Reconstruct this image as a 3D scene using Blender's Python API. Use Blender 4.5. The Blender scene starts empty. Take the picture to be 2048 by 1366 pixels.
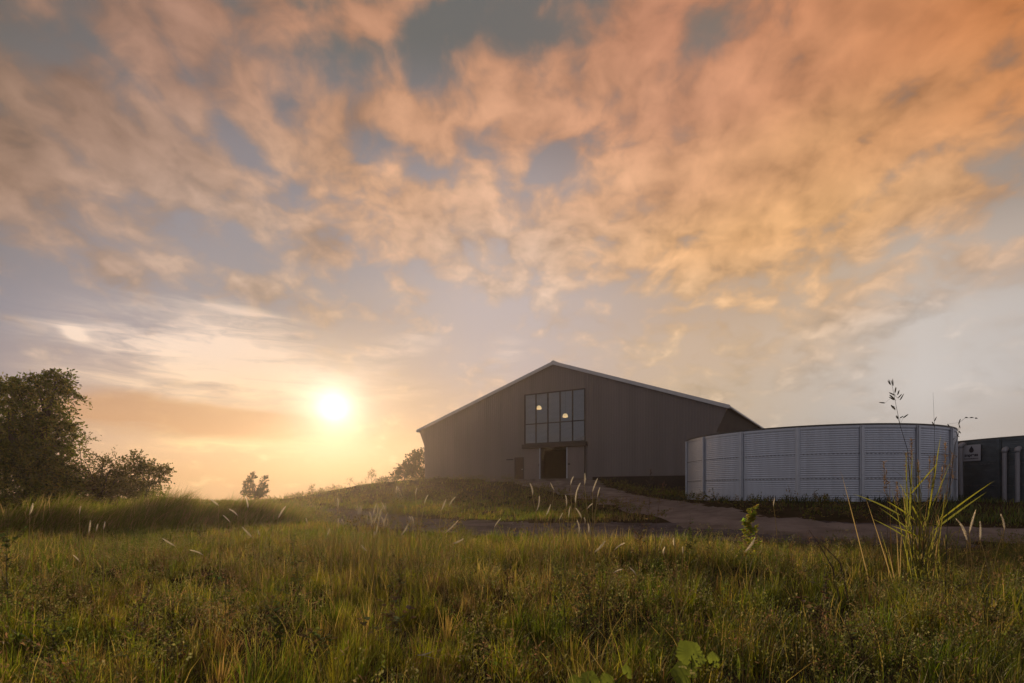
import bpy, bmesh, math, random
import numpy as np
from mathutils import Vector, Matrix, noise as mnoise

S = bpy.context.scene
C = S.collection
R = math.radians

# ------------------------------------------------------------------ camera
FPX, HORIZ, CAMZ = 1050.0, 985.0, 1.3        # focal length in photo pixels, horizon row, eye height
cam_d = bpy.data.cameras.new('camera')
cam_d.sensor_width = 36.0
cam_d.lens = FPX / 2048 * 36
cam_d.shift_y = (HORIZ - 683) / 2048
cam_d.clip_start, cam_d.clip_end = 0.05, 20000
cam = bpy.data.objects.new('camera', cam_d)
C.objects.link(cam)
cam.location = (0, 0, CAMZ)
cam.rotation_euler = (R(90), 0, 0)
S.camera = cam
S.view_settings.view_transform = 'Standard'
S.view_settings.look = 'None'
S.view_settings.exposure = 0.0
S.view_settings.gamma = 1.0
S.cycles.use_denoising = True
S.cycles.max_bounces = 8
S.cycles.transparent_max_bounces = 8
S.cycles.volume_bounces = 1
S.cycles.sample_clamp_indirect = 8.0


def dir_of(u, v):
    """direction in the world towards a spot of the photograph"""
    d = Vector(((u - 1024) / FPX, 1.0, (HORIZ - v) / FPX))
    return d.normalized()


def at(u, v, Y):
    return Vector(((u - 1024) / FPX * Y, Y, CAMZ + (HORIZ - v) / FPX * Y))


def lin(c):
    r = []
    for x in c[:3]:
        x /= 255.0
        r.append(x / 12.92 if x <= 0.04045 else ((x + 0.055) / 1.055) ** 2.4)
    return r


# ------------------------------------------------------------------ sun
SUN_DIR = dir_of(668, 815)
SUN_EL = math.asin(SUN_DIR.z)
SUN_AZ = math.atan2(SUN_DIR.x, SUN_DIR.y)      # clockwise from +Y
sun_d = bpy.data.lights.new('sun', 'SUN')
sun_d.energy = 4.8
sun_d.angle = R(0.6)
sun_d.color = (1.0, 0.75, 0.47)
sun = bpy.data.objects.new('sun', sun_d)
C.objects.link(sun)
sun.rotation_euler = (-SUN_DIR).to_track_quat('-Z', 'Y').to_euler()
sun.location = (-20, 60, 40)

# ------------------------------------------------------------------ sky
W = bpy.data.worlds.new('World')
S.world = W
W.use_nodes = True
W.cycles.sampling_method = 'MANUAL'
W.cycles.sample_map_resolution = 1024
nt = W.node_tree
nt.nodes.clear()


def nd(t, **kw):
    n = nt.nodes.new(t)
    for k, v in kw.items():
        setattr(n, k, v)
    return n


def _in(n, i, v):
    if v is None:
        return
    if hasattr(v, 'links') or isinstance(v, bpy.types.NodeSocket):
        nt.links.new(v, n.inputs[i])
    else:
        n.inputs[i].default_value = v


def M(op, a, b=None, c=None, clamp=False):
    n = nd('ShaderNodeMath', operation=op, use_clamp=clamp)
    _in(n, 0, a); _in(n, 1, b); _in(n, 2, c)
    return n.outputs[0]


def V(op, a, b=None, c=None):
    n = nd('ShaderNodeVectorMath', operation=op)
    _in(n, 0, a); _in(n, 1, b); _in(n, 2, c)
    return n.outputs['Value'] if op in ('DOT_PRODUCT', 'LENGTH') else n.outputs[0]


def vscale(a, s):
    n = nd('ShaderNodeVectorMath', operation='SCALE')
    _in(n, 0, a)
    _in(n, 3, s)
    return n.outputs[0]


def noise(vec, scale, detail=6.0, rough=0.5, dist=0.0, w=None):
    n = nd('ShaderNodeTexNoise', noise_dimensions='2D')
    _in(n, 'Vector', vec)
    n.inputs['Scale'].default_value = scale
    n.inputs['Detail'].default_value = detail
    n.inputs['Roughness'].default_value = rough
    n.inputs['Distortion'].default_value = dist
    return n.outputs[0]


def sstep(x, lo, hi):
    n = nd('ShaderNodeMapRange', interpolation_type='SMOOTHSTEP')
    _in(n, 0, x)
    n.inputs[1].default_value = lo
    n.inputs[2].default_value = hi
    return n.outputs[0]


def comb(x, y, z):
    n = nd('ShaderNodeCombineXYZ')
    _in(n, 0, x); _in(n, 1, y); _in(n, 2, z)
    return n.outputs[0]


def mixv(f, a, b):
    """a + f*(b-a) for vectors"""
    return V('MULTIPLY_ADD', V('SUBTRACT', b, a), f, a)


tc = nd('ShaderNodeTexCoord')
D = V('NORMALIZE', tc.outputs['Generated'])
sx = nd('ShaderNodeSeparateXYZ')
nt.links.new(D, sx.inputs[0])
dx, dy, dz = sx.outputs
zp = M('MAXIMUM', dz, 0.0)

# smooth fields over the sphere: (direction, clear sky colour, cloud colour, cover, low streak cover)
US = [-40, 340, 680, 1024, 1365, 1700, 2088]
FIELD = {
    0: [((100, 98, 95), (146, 115, 97), .50), ((112, 107, 105), (168, 126, 105), .55), ((102, 103, 98), (190, 138, 108), .42),
        ((96, 98, 94), (176, 131, 102), .28), ((126, 114, 104), (200, 138, 106), .70), ((126, 110, 98), (206, 138, 96), .60),
        ((140, 105, 80), (202, 126, 70), .72)],
    170: [((114, 106, 100), (146, 117, 97), .58), ((116, 108, 111), (170, 129, 108), .50), ((116, 111, 111), (196, 146, 114), .44),
          ((116, 111, 110), (212, 150, 114), .50), ((140, 120, 114), (206, 146, 114), .74), ((132, 120, 114), (214, 149, 104), .62),
          ((128, 115, 102), (212, 142, 88), .62)],
    340: [((128, 113, 102), (147, 115, 94), .66), ((128, 117, 119), (176, 139, 118), .55), ((128, 122, 126), (218, 162, 118), .52),
          ((136, 128, 132), (218, 162, 122), .48), ((158, 134, 122), (218, 160, 120), .68), ((154, 138, 128), (228, 170, 114), .60),
          ((152, 140, 132), (218, 162, 112), .45)],
    510: [((132, 128, 134), (166, 138, 122), .42), ((144, 136, 140), (190, 154, 134), .42), ((154, 150, 157), (226, 172, 132), .47),
          ((166, 152, 148), (232, 177, 131), .54), ((176, 152, 134), (236, 181, 126), .60), ((186, 161, 136), (236, 179, 117), .54),
          ((180, 161, 147), (206, 166, 132), .40)],
    680: [((134, 132, 144), (172, 158, 156), .28), ((186, 171, 170), (214, 192, 178), .30), ((202, 182, 170), (224, 198, 176), .32),
          ((194, 176, 166), (222, 194, 172), .34), ((203, 176, 152), (222, 188, 150), .42), ((202, 175, 147), (218, 182, 146), .42),
          ((178, 173, 171), (190, 180, 172), .36)],
    850: [((182, 158, 145), (205, 175, 150), .3), ((206, 166, 130), (240, 200, 150), .3), ((214, 172, 124), (232, 196, 146), .3),
          ((214, 172, 130), (228, 188, 146), .3), ((205, 181, 152), (212, 186, 156), .3), ((176, 170, 163), (186, 176, 166), .3),
          ((166, 151, 139), (180, 160, 142), .3)],
    985: [((190, 152, 115), (200, 162, 122), .3), ((206, 162, 114), (214, 172, 122), .3), ((196, 148, 100), (204, 158, 108), .3),
          ((204, 158, 112), (212, 168, 122), .3), ((198, 174, 149), (205, 180, 150), .3), ((168, 159, 150), (175, 165, 152), .3),
          ((158, 145, 135), (165, 150, 138), .3)],
}
def azel(az, el):
    az, el = R(az), R(el)
    return Vector((math.sin(az) * math.cos(el), math.cos(az) * math.cos(el), math.sin(el)))


VS = sorted(FIELD)


def field(az, el):
    """clear colour, cloud colour and cover in one direction"""
    d = azel(az, el)
    back = (lin((146, 146, 156)), lin((166, 152, 150)), .40) if el < 20 else (lin((120, 124, 136)), lin((164, 142, 130)), .45)
    if el > 60:
        back = (lin((92, 95, 98)), lin((158, 126, 104)), .45)
    if d.y < 0.12:
        return back
    u, v = 1024 + d.x / d.y * FPX, HORIZ - d.z / d.y * FPX
    sc_ = [(dir_of(1890, 730), lin((206, 198, 192)), lin((212, 202, 194)), .3, 6.0), (dir_of(1000, 640), lin((190, 176, 174)), lin((216, 190, 172)), .3, 8.0),
           (dir_of(500, 560), lin((146, 142, 148)), lin((186, 160, 144)), .34, 8.0)]
    uc, vc = min(max(u, US[0]), US[-1]), min(max(v, VS[0]), VS[-1])
    i = max(k for k in range(len(US) - 1) if US[k] <= uc)
    j = max(k for k in range(len(VS) - 1) if VS[k] <= vc)
    fu, fv = (uc - US[i]) / (US[i + 1] - US[i]), (vc - VS[j]) / (VS[j + 1] - VS[j])
    res = []
    for n in (0, 1, 2):
        g = [[FIELD[VS[j + b]][i + a][n] for a in (0, 1)] for b in (0, 1)]
        g = [[np.array(lin(x)) if n < 2 else np.array([x + (.07 if uc < 500 and vc < 400 else 0)]) for x in r_] for r_ in g]
        res.append((g[0][0] * (1 - fu) + g[0][1] * fu) * (1 - fv) + (g[1][0] * (1 - fu) + g[1][1] * fu) * fv)
    for dd, b, c, k, sg in sc_:
        w = math.exp(-0.5 * (d.angle(dd) / R(sg)) ** 2)
        res = [res[0] * (1 - w) + np.array(b) * w, res[1] * (1 - w) + np.array(c) * w, res[2] * (1 - w) + k * w]
    f = min(1, max(0, (abs(az) - 46) / 24)) if el < 60 else 1
    f = max(f, min(1, max(0, (el - 44) / 20)))
    return (res[0] * (1 - f) + np.array(back[0]) * f, res[1] * (1 - f) + np.array(back[1]) * f, float(res[2][0]) * (1 - f) + back[2] * f)


AZS = [-180, -72, -58, -46, -39, -32, -25, -18, -11, -4, 3, 10, 17, 24, 31, 38, 46, 58, 72, 179.9]
ELS = [-4, 1, 5, 9.5, 14, 19, 24, 29.5, 35, 41, 66]
az = M('ARCTAN2', dx, dy)
el = M('ARCSINE', dz)
azf = M('MULTIPLY_ADD', az, 0.5 / math.pi, 0.5)
baseC = cloudC = cover = None
for r, e in enumerate(ELS):
    ramps = []
    for n in (0, 1):
        rp = nd('ShaderNodeValToRGB')
        cr = rp.color_ramp
        cr.interpolation = 'LINEAR'
        for a_ in AZS[1:-1]:
            cr.elements.new(a_ / 360 + 0.5)
        for k, a_ in enumerate(AZS):
            f_ = field(a_, e)
            q = cr.elements[k]
            q.color = (*[float(x) for x in f_[n]], float(f_[2]))
        nt.links.new(azf if r == 0 else M('MULTIPLY_ADD', baseX, 1e-9, azf), rp.inputs[0])
        ramps.append(rp)
    if baseC is None:
        baseC, cloudC, cover = ramps[0].outputs[0], ramps[1].outputs[0], ramps[0].outputs[1]
    else:
        t_ = sstep(el, R(ELS[r - 1]), R(e))
        baseC, cloudC = mixv(t_, baseC, ramps[0].outputs[0]), mixv(t_, cloudC, ramps[1].outputs[0])
        cover = M('MULTIPLY_ADD', M('SUBTRACT', ramps[0].outputs[1], cover), t_, cover)
    baseX = cover

# single cloud banks and clear gaps: (centre, half size along/across in degrees, tilt, weight)
BLOBS = [
    (110, 420, 17, 7, 18, .16), (560, 30, 8, 4, -10, .12), (330, 130, 9, 3.5, 40, .16), (215, 250, 8, 3.5, 35, .10),
    (660, 260, 8, 4, 45, .22), (820, 235, 5.5, 3, 5, .46), (1060, 190, 6, 6, 0, .36), (860, 430, 8, 4, -8, .20), (700, 250, 3, 5, 30, .2),
    (1080, 440, 6, 4, 0, .22), (610, 470, 8, 2.5, 8, .18), (850, 500, 9, 2, -6, .12), (330, 330, 9, 5, 25, .14),
    (560, 250, 6, 4, 40, .08), (520, 110, 5, 3, -20, .06), (1280, 50, 8, 5, -50, .14), (1500, 210, 16, 6, -42, .18),
    (1700, 100, 9, 3, -45, .2), (1930, 60, 12, 5, -35, .28), (1900, 235, 10, 1.8, -20, .26), (1600, 420, 13, 4, -25, .18),
    (1450, 470, 9, 4, -20, .20), (1840, 400, 9, 2.2, -28, .18), (1220, 480, 5, 4, 0, .12), (1380, 340, 8, 4, -45, .12),
    (930, 560, 3, 1.5, 0, .2), (1030, 575, 4, 1.5, 0, .2), (550, 580, 7, 1.6, 0, .2), (830, 590, 3, 1.2, 0, .16), (750, 50, 3, 1.6, -20, .26),
    (1650, 330, 6, 4, -30, .12), (1310, 270, 5, 2, -60, .10), (1750, 600, 14, 5, -35, .16),
    # gaps
    (740, 130, 8, 4, 20, -.22), (900, 60, 8, 4, 0, -.18), (370, 150, 5, 1.2, 55, -.26), (300, 190, 9, .9, 32, -.2),
    (450, 240, 7, 1.0, 45, -.22), (590, 380, 6, 1.2, 35, -.26), (760, 315, 4, 2.4, 10, -.26), (930, 290, 3.5, 4, 0, -.28),
    (1100, 310, 4, 2.5, -60, -.34), (1080, 90, 6, 4, 40, -.24), (1000, 380, 1.3, 4, 0, -.22), (1370, 110, 3, 1.2, -40, -.07),
    (1660, 70, 7, 3, -45, -.20), (1800, 190, 8, 1.6, -28, -.24), (1980, 100, 4, 1.5, -30, -.2), (1860, 300, 7, 1.4, -22, -.20),
    (1980, 330, 8, 3, -30, -.16), (1390, 330, 4, 1.4, -45, -.18), (1210, 470, 4, 1, -45, -.28), (1430, 450, 3, 1, -25, -.22),
    (1700, 310, 3, 1.2, -10, -.18), (60, 60, 6, 4, 20, -.22), (500, 490, 5, 1.2, 15, -.2), (560, 330, 5, 2.2, 40, .14), (460, 400, 7, 2.5, 30, .14), (400, 300, 5, 1.5, 40, .1), (1150, 370, 3, 1.2, -30, -.14),
    (100, 560, 14, 3, 0, -.16), (1750, 380, 4, 1.5, -30, -.18), (1560, 160, 3, 1.3, -40, -.16), (260, 660, 20, 5, 0, -.1),
    (740, 560, 4, 1.3, 15, -.2),
]


NBLOB = [-1, D]


def blob(u, v, a, b, tilt, chain, tag):
    """soft ellipse on the sky, half axes in degrees, positive tilt falls to the right"""
    NBLOB[0] += 1                               # every third one waits for the sum so far, so that few values are live at once
    if NBLOB[0] % 3 == 0 or NBLOB[2:] != [tag]:
        NBLOB[1:] = [V('MULTIPLY_ADD', chain, (1e-9,) * 3, D), tag]
    Dq = NBLOB[1]
    d = dir_of(u, v)
    a, b = a * d.y ** 1.4, b * d.y ** 1.4
    ex = Vector((d.y, -d.x, 0)).normalized()
    ey = ex.cross(d)
    t = R(tilt)
    e1 = ex * math.cos(t) - ey * math.sin(t)
    e2 = ex * math.sin(t) + ey * math.cos(t)
    p = V('DOT_PRODUCT', Dq, tuple(e1 / R(a)))
    q = V('DOT_PRODUCT', Dq, tuple(e2 / R(b)))
    return M('POWER', 0.45, M('MULTIPLY_ADD', q, q, M('MULTIPLY', p, p)))


cov = M('ADD', cover, 0.06)
for u, v, a, b, tilt, wt in BLOBS:
    cov = M('MULTIPLY_ADD', blob(u, v, a, b, tilt, cov, 'c'), wt * (1.25 if wt > 0 else 0.95), cov)

# cloud plane: rows of broken cloud running away from the viewer
ip = M('DIVIDE', 1.0, M('ADD', zp, 0.42))
plane = comb(M('MULTIPLY', dx, ip), M('MULTIPLY', dy, ip), 0.0)
plane_s = V('MULTIPLY', plane, (1.0, 1.0, 1.0))
warp = nd('ShaderNodeTexNoise', noise_dimensions='2D')
nt.links.new(plane_s, warp.inputs['Vector'])
warp.inputs['Scale'].default_value = 6.0
warp.inputs['Detail'].default_value = 3.0
pw = V('MULTIPLY_ADD', V('SUBTRACT', warp.outputs['Color'], (0.5, 0.5, 0.5)), (0.07, 0.07, 0.0), plane_s)
nA = noise(pw, 5.4, 4.0, 0.5)
nB = noise(pw, 14.0, 5.0, 0.50)
nC = noise(V('ADD', pw, (7.3, 2.1, 4.0)), 9.0, 4.0, 0.5)
nmix = M('MULTIPLY_ADD', nB, 0.52, M('MULTIPLY', nA, 0.48))
val = M('ADD', M('MULTIPLY', M('SUBTRACT', nmix, 0.5), 2.2), cov)
dens = sstep(val, 0.30, 0.84)
lit = M('MULTIPLY_ADD', M('SUBTRACT', nC, 0.5), 0.72, 0.82)
lit = M('MULTIPLY_ADD', M('SUBTRACT', nB, 0.5), 0.65, lit)
thick = sstep(val, 0.62, 1.0)
lit = M('MULTIPLY_ADD', thick, 0.10, lit)
skyc = mixv(M('MULTIPLY', dens, 0.96), baseC, vscale(cloudC, lit))

# low streaks of thin cloud near the horizon
low = comb(M('MULTIPLY', az, 4.5), M('MULTIPLY', el, 26.0), 3.0)
lw = nd('ShaderNodeTexNoise', noise_dimensions='2D')
nt.links.new(low, lw.inputs['Vector'])
lw.inputs['Scale'].default_value = 1.2
lw.inputs['Detail'].default_value = 3.0
low = V('MULTIPLY_ADD', V('SUBTRACT', lw.outputs['Color'], (0.5, 0.5, 0.5)), (0.9, 0.9, 0.0), low)
nL = noise(low, 1.25, 8.0, 0.58)
nL2 = noise(V('ADD', low, (11.0, 5.0, 2.0)), 0.8, 5.0, 0.5)


wh = None
for args, wt in (((400, 720, 13, 4.2, 6), .50), ((500, 650, 8, 2.2, 4), .34), ((330, 690, 7, 2.0, 4), .25), ((800, 700, 5, 1.6, -22), .42), ((1020, 700, 2.5, 2.2, 0), .30), ((540, 770, 9, 3.5, 0), .4), ((250, 770, 8, 1.5, 8), .22), ((150, 668, 1.0, .6, 20), .7),
                 ((400, 890, 7, 1.2, 0), .35), ((620, 880, 6, 1.6, -4), .30), ((800, 780, 5, 1.2, -4), .25), ((260, 940, 10, .8, 0), .15), ((960, 760, 4, 1.2, 0), .2)):
    g = blob(*args, wh if wh else skyc, 'w')
    wh = M('MULTIPLY', g, wt) if wh is None else M('MULTIPLY_ADD', g, wt, wh)
whd = sstep(M('MULTIPLY', wh, M('MULTIPLY_ADD', M('SUBTRACT', nL, 0.5), 3.0, 1.0)), 0.10, 0.85)
white = mixv(sstep(el, R(2), R(15)), tuple(lin((255, 214, 150))), tuple(lin((252, 226, 206))))
skyc = mixv(M('MULTIPLY', whd, 0.85), skyc, white)
dk = None
for args, wt in (((450, 850, 12, 1.7, 3), .75), ((240, 830, 9, 2.2, 0), .38), ((380, 950, 5, 1.3, 0), .22), ((380, 660, 5, .6, 0), .1), ((590, 850, 5, 1.2, 0), .4), ((330, 800, 6, .8, 6), .3)):
    g = blob(*args, dk if dk else skyc, 'd')
    dk = M('MULTIPLY', g, wt) if dk is None else M('MULTIPLY_ADD', g, wt, dk)
dkd = sstep(M('MULTIPLY', dk, M('MULTIPLY_ADD', M('SUBTRACT', nL2, 0.5), 2.4, 1.0)), 0.10, 0.75)
skyc = mixv(M('MULTIPLY', dkd, 0.80), skyc, tuple(lin((190, 142, 104))))

# glow of the sun and its thin veil
cs = V('DOT_PRODUCT', D, tuple(SUN_DIR))
om = M('SUBTRACT', 1.0, cs)                      # about angle squared / 2


def lobe(deg):
    return M('EXPONENT', M('MULTIPLY', om, -2.0 / R(deg) ** 2))


glow = vscale((1.0, 0.90, 0.70), M('MULTIPLY', lobe(1.3), 0.7))
glow = V('ADD', glow, vscale((1.0, 0.90, 0.74), M('MULTIPLY', lobe(2.8), 0.46)))
glow = V('ADD', glow, vscale((1.0, 0.87, 0.74), M('MULTIPLY', lobe(5.5), 0.20)))
glow = V('ADD', glow, vscale((1.0, 0.74, 0.46), M('MULTIPLY', lobe(12.0), 0.01)))
skyc = V('ADD', vscale(skyc, M('MULTIPLY_ADD', lobe(11.0), -0.42, 1.0)), glow)

nish = nd('ShaderNodeTexSky', sky_type='NISHITA')
nish.sun_disc = False
nish.sun_elevation = SUN_EL
nish.sun_rotation = SUN_AZ
nish.dust_density = 3.0
total = V('MULTIPLY_ADD', skyc, (10.0, 10.0, 10.0), vscale(nish.outputs[0], 0.02))
bg = nd('ShaderNodeBackground')
nt.links.new(total, bg.inputs['Color'])
bg.inputs['Strength'].default_value = 0.1
wo = nd('ShaderNodeOutputWorld')
nt.links.new(bg.outputs[0], wo.inputs['Surface'])

# ------------------------------------------------------------------ haze volume added for the glare veil over the barn's left
HAZE_D, HAZE_G, REACH = 0.00046, 0.77, 160.0
hb = bpy.data.meshes.new('haze')
_v = [(x, y, z) for z in (-7.0, 15.2) for y in (-REACH, REACH) for x in (-REACH, REACH)]
hb.from_pydata(_v, [], [(0, 2, 3, 1), (4, 5, 7, 6), (0, 1, 5, 4), (2, 6, 7, 3), (0, 4, 6, 2), (1, 3, 7, 5)])
hm = bpy.data.materials.new('haze')
hm.use_nodes = True
hm.node_tree.nodes.clear()
pv_ = hm.node_tree.nodes.new('ShaderNodeVolumePrincipled')
pv_.inputs['Color'].default_value = (.95, .775, .64, 1)
pv_.inputs['Density'].default_value = HAZE_D
pv_.inputs['Anisotropy'].default_value = HAZE_G
ho_ = hm.node_tree.nodes.new('ShaderNodeOutputMaterial')
hm.node_tree.links.new(pv_.outputs[0], ho_.inputs['Volume'])
hb.materials.append(hm)
hz = bpy.data.objects.new('haze', hb)
C.objects.link(hz)
hz['kind'] = 'stuff'
hz['label'] = 'thin warm haze added over the whole place to veil the barn'
hz['category'] = 'haze'

# ------------------------------------------------------------------ helpers
rng = np.random.default_rng(11)
random.seed(5)


def tag(o, label=None, cat=None, group=None, kind=None):
    if label:
        o['label'] = label
    if cat:
        o['category'] = cat
    if group:
        o['group'] = group
    if kind:
        o['kind'] = kind
    return o


def empty(name, loc, rz=0.0):
    o = bpy.data.objects.new(name, None)
    o.empty_display_size = 0.2
    C.objects.link(o)
    o.location = loc
    o.rotation_euler = (0, 0, rz)
    return o


def link(name, me, mat, parent=None):
    o = bpy.data.objects.new(name, me)
    if mat and not me.materials:
        me.materials.append(mat)
    C.objects.link(o)
    if parent:
        o.parent = parent
    return o


def arrmesh(name, V_, quads=None, tris=None, cols=None, smooth=False):
    """mesh from numpy arrays; cols: one colour per vertex"""
    me = bpy.data.meshes.new(name)
    V_ = np.asarray(V_, dtype=np.float32)
    me.vertices.add(len(V_))
    me.vertices.foreach_set('co', V_.ravel())
    li, ls, lt, n = [], [], [], 0
    for f, k in ((quads, 4), (tris, 3)):
        if f is not None and len(f):
            f = np.asarray(f, dtype=np.int32)
            li.append(f.ravel())
            ls.append(n + np.arange(len(f), dtype=np.int32) * k)
            n += len(f) * k
    li, ls = np.concatenate(li), np.concatenate(ls)
    me.loops.add(len(li))
    me.loops.foreach_set('vertex_index', li)
    me.polygons.add(len(ls))
    me.polygons.foreach_set('loop_start', ls)
    if smooth:
        me.polygons.foreach_set('use_smooth', np.ones(len(ls), dtype=bool))
    if cols is not None:
        a = me.color_attributes.new('Col', 'FLOAT_COLOR', 'POINT')
        c4 = np.ones((len(V_), 4), dtype=np.float32)
        c4[:, :3] = cols
        a.data.foreach_set('color', c4.ravel())
    me.update(calc_edges=True)
    me.validate()
    return me


class MB:
    """collects boxes, prisms and tubes; build() links them as ONE mesh object"""

    def __init__(self):
        self.v, self.f = [], []

    def add(self, vs, fs):
        n = len(self.v)
        self.v += [tuple(p) for p in vs]
        self.f += [tuple(i + n for i in f) for f in fs]
        return self

    def box(self, x0, x1, y0, y1, z0, z1, b=0.0):
        if b <= 0:
            vs = [(x, y, z) for z in (z0, z1) for y in (y0, y1) for x in (x0, x1)]
            return self.add(vs, [(0, 2, 3, 1), (4, 5, 7, 6), (0, 1, 5, 4), (2, 6, 7, 3), (0, 4, 6, 2), (1, 3, 7, 5)])
        bm = bmesh.new()
        bmesh.ops.create_cube(bm, size=1.0)
        for v in bm.verts:
            v.co = Vector(((x0 + x1) / 2 + v.co.x * (x1 - x0), (y0 + y1) / 2 + v.co.y * (y1 - y0), (z0 + z1) / 2 + v.co.z * (z1 - z0)))
        bmesh.ops.bevel(bm, geom=bm.edges[:], offset=b, segments=1, affect='EDGES')
        bm.verts.index_update()
        self.add([v.co.copy() for v in bm.verts], [[v.index for v in f.verts] for f in bm.faces])
        bm.free()
        return self

    def tube(self, pts, rad, n=8, cap=True):
        pts = [Vector(p) for p in pts]
        rad = rad if isinstance(rad, (list, tuple)) else [rad] * len(pts)
        vs, fs = [], []
        t0 = (pts[1] - pts[0]).normalized()
        ref = Vector((1, 0, 0)) if abs(t0.x) < 0.8 else Vector((0, 1, 0))
        for i, p in enumerate(pts):
            t = (pts[min(i + 1, len(pts) - 1)] - pts[max(i - 1, 0)]).normalized()
            a = t.cross(ref).normalized()
            b = t.cross(a)
            for k in range(n):
                w = 2 * math.pi * k / n
                vs.append(p + (a * math.cos(w) + b * math.sin(w)) * rad[i])
        for i in range(len(pts) - 1):
            for k in range(n):
                fs.append((i * n + k, i * n + (k + 1) % n, (i + 1) * n + (k + 1) % n, (i + 1) * n + k))
        if cap:
            fs.append(tuple(range(n - 1, -1, -1)))
            fs.append(tuple(range((len(pts) - 1) * n, len(pts) * n)))
        return self.add(vs, fs)

    def build(self, name, mat, parent=None, smooth=False):
        me = bpy.data.meshes.new(name)
        me.from_pydata(self.v, [], self.f)
        if smooth:
            for p in me.polygons:
                p.use_smooth = True
        me.update()
        return link(name, me, mat, parent)


def vnoise(x, y, seed=0):
    """smooth value noise in numpy, about 0..1"""
    x, y = np.asarray(x, dtype=np.float64), np.asarray(y, dtype=np.float64)
    xi, yi = np.floor(x).astype(np.int64), np.floor(y).astype(np.int64)
    fx, fy = x - xi, y - yi
    fx, fy = fx * fx * (3 - 2 * fx), fy * fy * (3 - 2 * fy)

    def h(a, b):
        n = (a * 374761393 + b * 668265263 + seed * 144665) & 0xFFFFFFFF
        n = ((n ^ (n >> 13)) * 1274126177) & 0xFFFFFFFF
        return ((n ^ (n >> 16)) & 0xFFFF) / 65535.0
    return (h(xi, yi) * (1 - fx) + h(xi + 1, yi) * fx) * (1 - fy) + (h(xi, yi + 1) * (1 - fx) + h(xi + 1, yi + 1) * fx) * fy


def fbm(x, y, seed=0, oct=4):
    s, a, t = 0.0, 1.0, 0.0
    for k in range(oct):
        s = s + a * vnoise(x * 2 ** k, y * 2 ** k, seed + k * 7)
        t += a
        a *= 0.5
    return s / t


def smooth(x, a, b):
    t = np.clip((np.asarray(x, dtype=float) - a) / (b - a), 0, 1)
    return t * t * (3 - 2 * t)


# ------------------------------------------------------------------ materials
def mat(name, col=(.5, .5, .5), rough=.6, metal=0.0, var=0.0, scale=4.0, col2=None, bump=0.0, bscale=30.0, spec=0.5, stretch=None):
    """procedural Principled material: noise mixes two colours and roughness, optional bump"""
    m = bpy.data.materials.new(name)
    m.use_nodes = True
    t = m.node_tree
    p = t.nodes['Principled BSDF']
    p.inputs['Roughness'].default_value = rough
    p.inputs['Metallic'].default_value = metal
    p.inputs['Specular IOR Level'].default_value = spec
    co = t.nodes.new('ShaderNodeTexCoord')
    vec = co.outputs['Object']
    if stretch:
        mp = t.nodes.new('ShaderNodeMapping')
        mp.inputs['Scale'].default_value = stretch
        t.links.new(vec, mp.inputs[0])
        vec = mp.outputs[0]
    no = t.nodes.new('ShaderNodeTexNoise')
    no.inputs['Scale'].default_value = scale
    no.inputs['Detail'].default_value = 6
    no.inputs['Roughness'].default_value = .6
    t.links.new(vec, no.inputs['Vector'])
    rp = t.nodes.new('ShaderNodeValToRGB')
    c2 = col2 or tuple(x * (1 - var) for x in col)
    rp.color_ramp.elements[0].position, rp.color_ramp.elements[1].position = .35, .68
    rp.color_ramp.elements[0].color = (*c2, 1)
    rp.color_ramp.elements[1].color = (*col, 1)
    t.links.new(no.outputs[0], rp.inputs[0])
    t.links.new(rp.outputs[0], p.inputs['Base Color'])
    if bump:
        nb = t.nodes.new('ShaderNodeTexNoise')
        nb.inputs['Scale'].default_value = bscale
        nb.inputs['Detail'].default_value = 5
        t.links.new(co.outputs['Object'], nb.inputs['Vector'])
        bp = t.nodes.new('ShaderNodeBump')
        bp.inputs['Strength'].default_value = bump
        bp.inputs['Distance'].default_value = .05
        t.links.new(nb.outputs[0], bp.inputs['Height'])
        t.links.new(bp.outputs[0], p.inputs['Normal'])
    return m


def leafmat(name, trans=.45, gloss=.05, tint=(1, 1, 1)):
    """plant tissue: colour from the mesh's own colour attribute, lets light through"""
    m = bpy.data.materials.new(name)
    m.use_nodes = True
    t = m.node_tree
    t.nodes.clear()
    at_ = t.nodes.new('ShaderNodeAttribute')
    at_.attribute_name = 'Col'
    mu = t.nodes.new('ShaderNodeMix')
    mu.data_type, mu.blend_type = 'RGBA', 'MULTIPLY'
    mu.inputs[0].default_value = 1
    mu.inputs[7].default_value = (*tint, 1)
    t.links.new(at_.outputs['Color'], mu.inputs[6])
    di, tr, gl = t.nodes.new('ShaderNodeBsdfDiffuse'), t.nodes.new('ShaderNodeBsdfTranslucent'), t.nodes.new('ShaderNodeBsdfGlossy')
    gl.inputs['Roughness'].default_value = .55
    t.links.new(mu.outputs[2], di.inputs[0])
    t.links.new(mu.outputs[2], tr.inputs[0])
    a, b = t.nodes.new('ShaderNodeMixShader'), t.nodes.new('ShaderNodeMixShader')
    a.inputs[0].default_value, b.inputs[0].default_value = trans, gloss
    t.links.new(di.outputs[0], a.inputs[1])
    t.links.new(tr.outputs[0], a.inputs[2])
    t.links.new(a.outputs[0], b.inputs[1])
    t.links.new(gl.outputs[0], b.inputs[2])
    o = t.nodes.new('ShaderNodeOutputMaterial')
    t.links.new(b.outputs[0], o.inputs[0])
    return m


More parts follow.
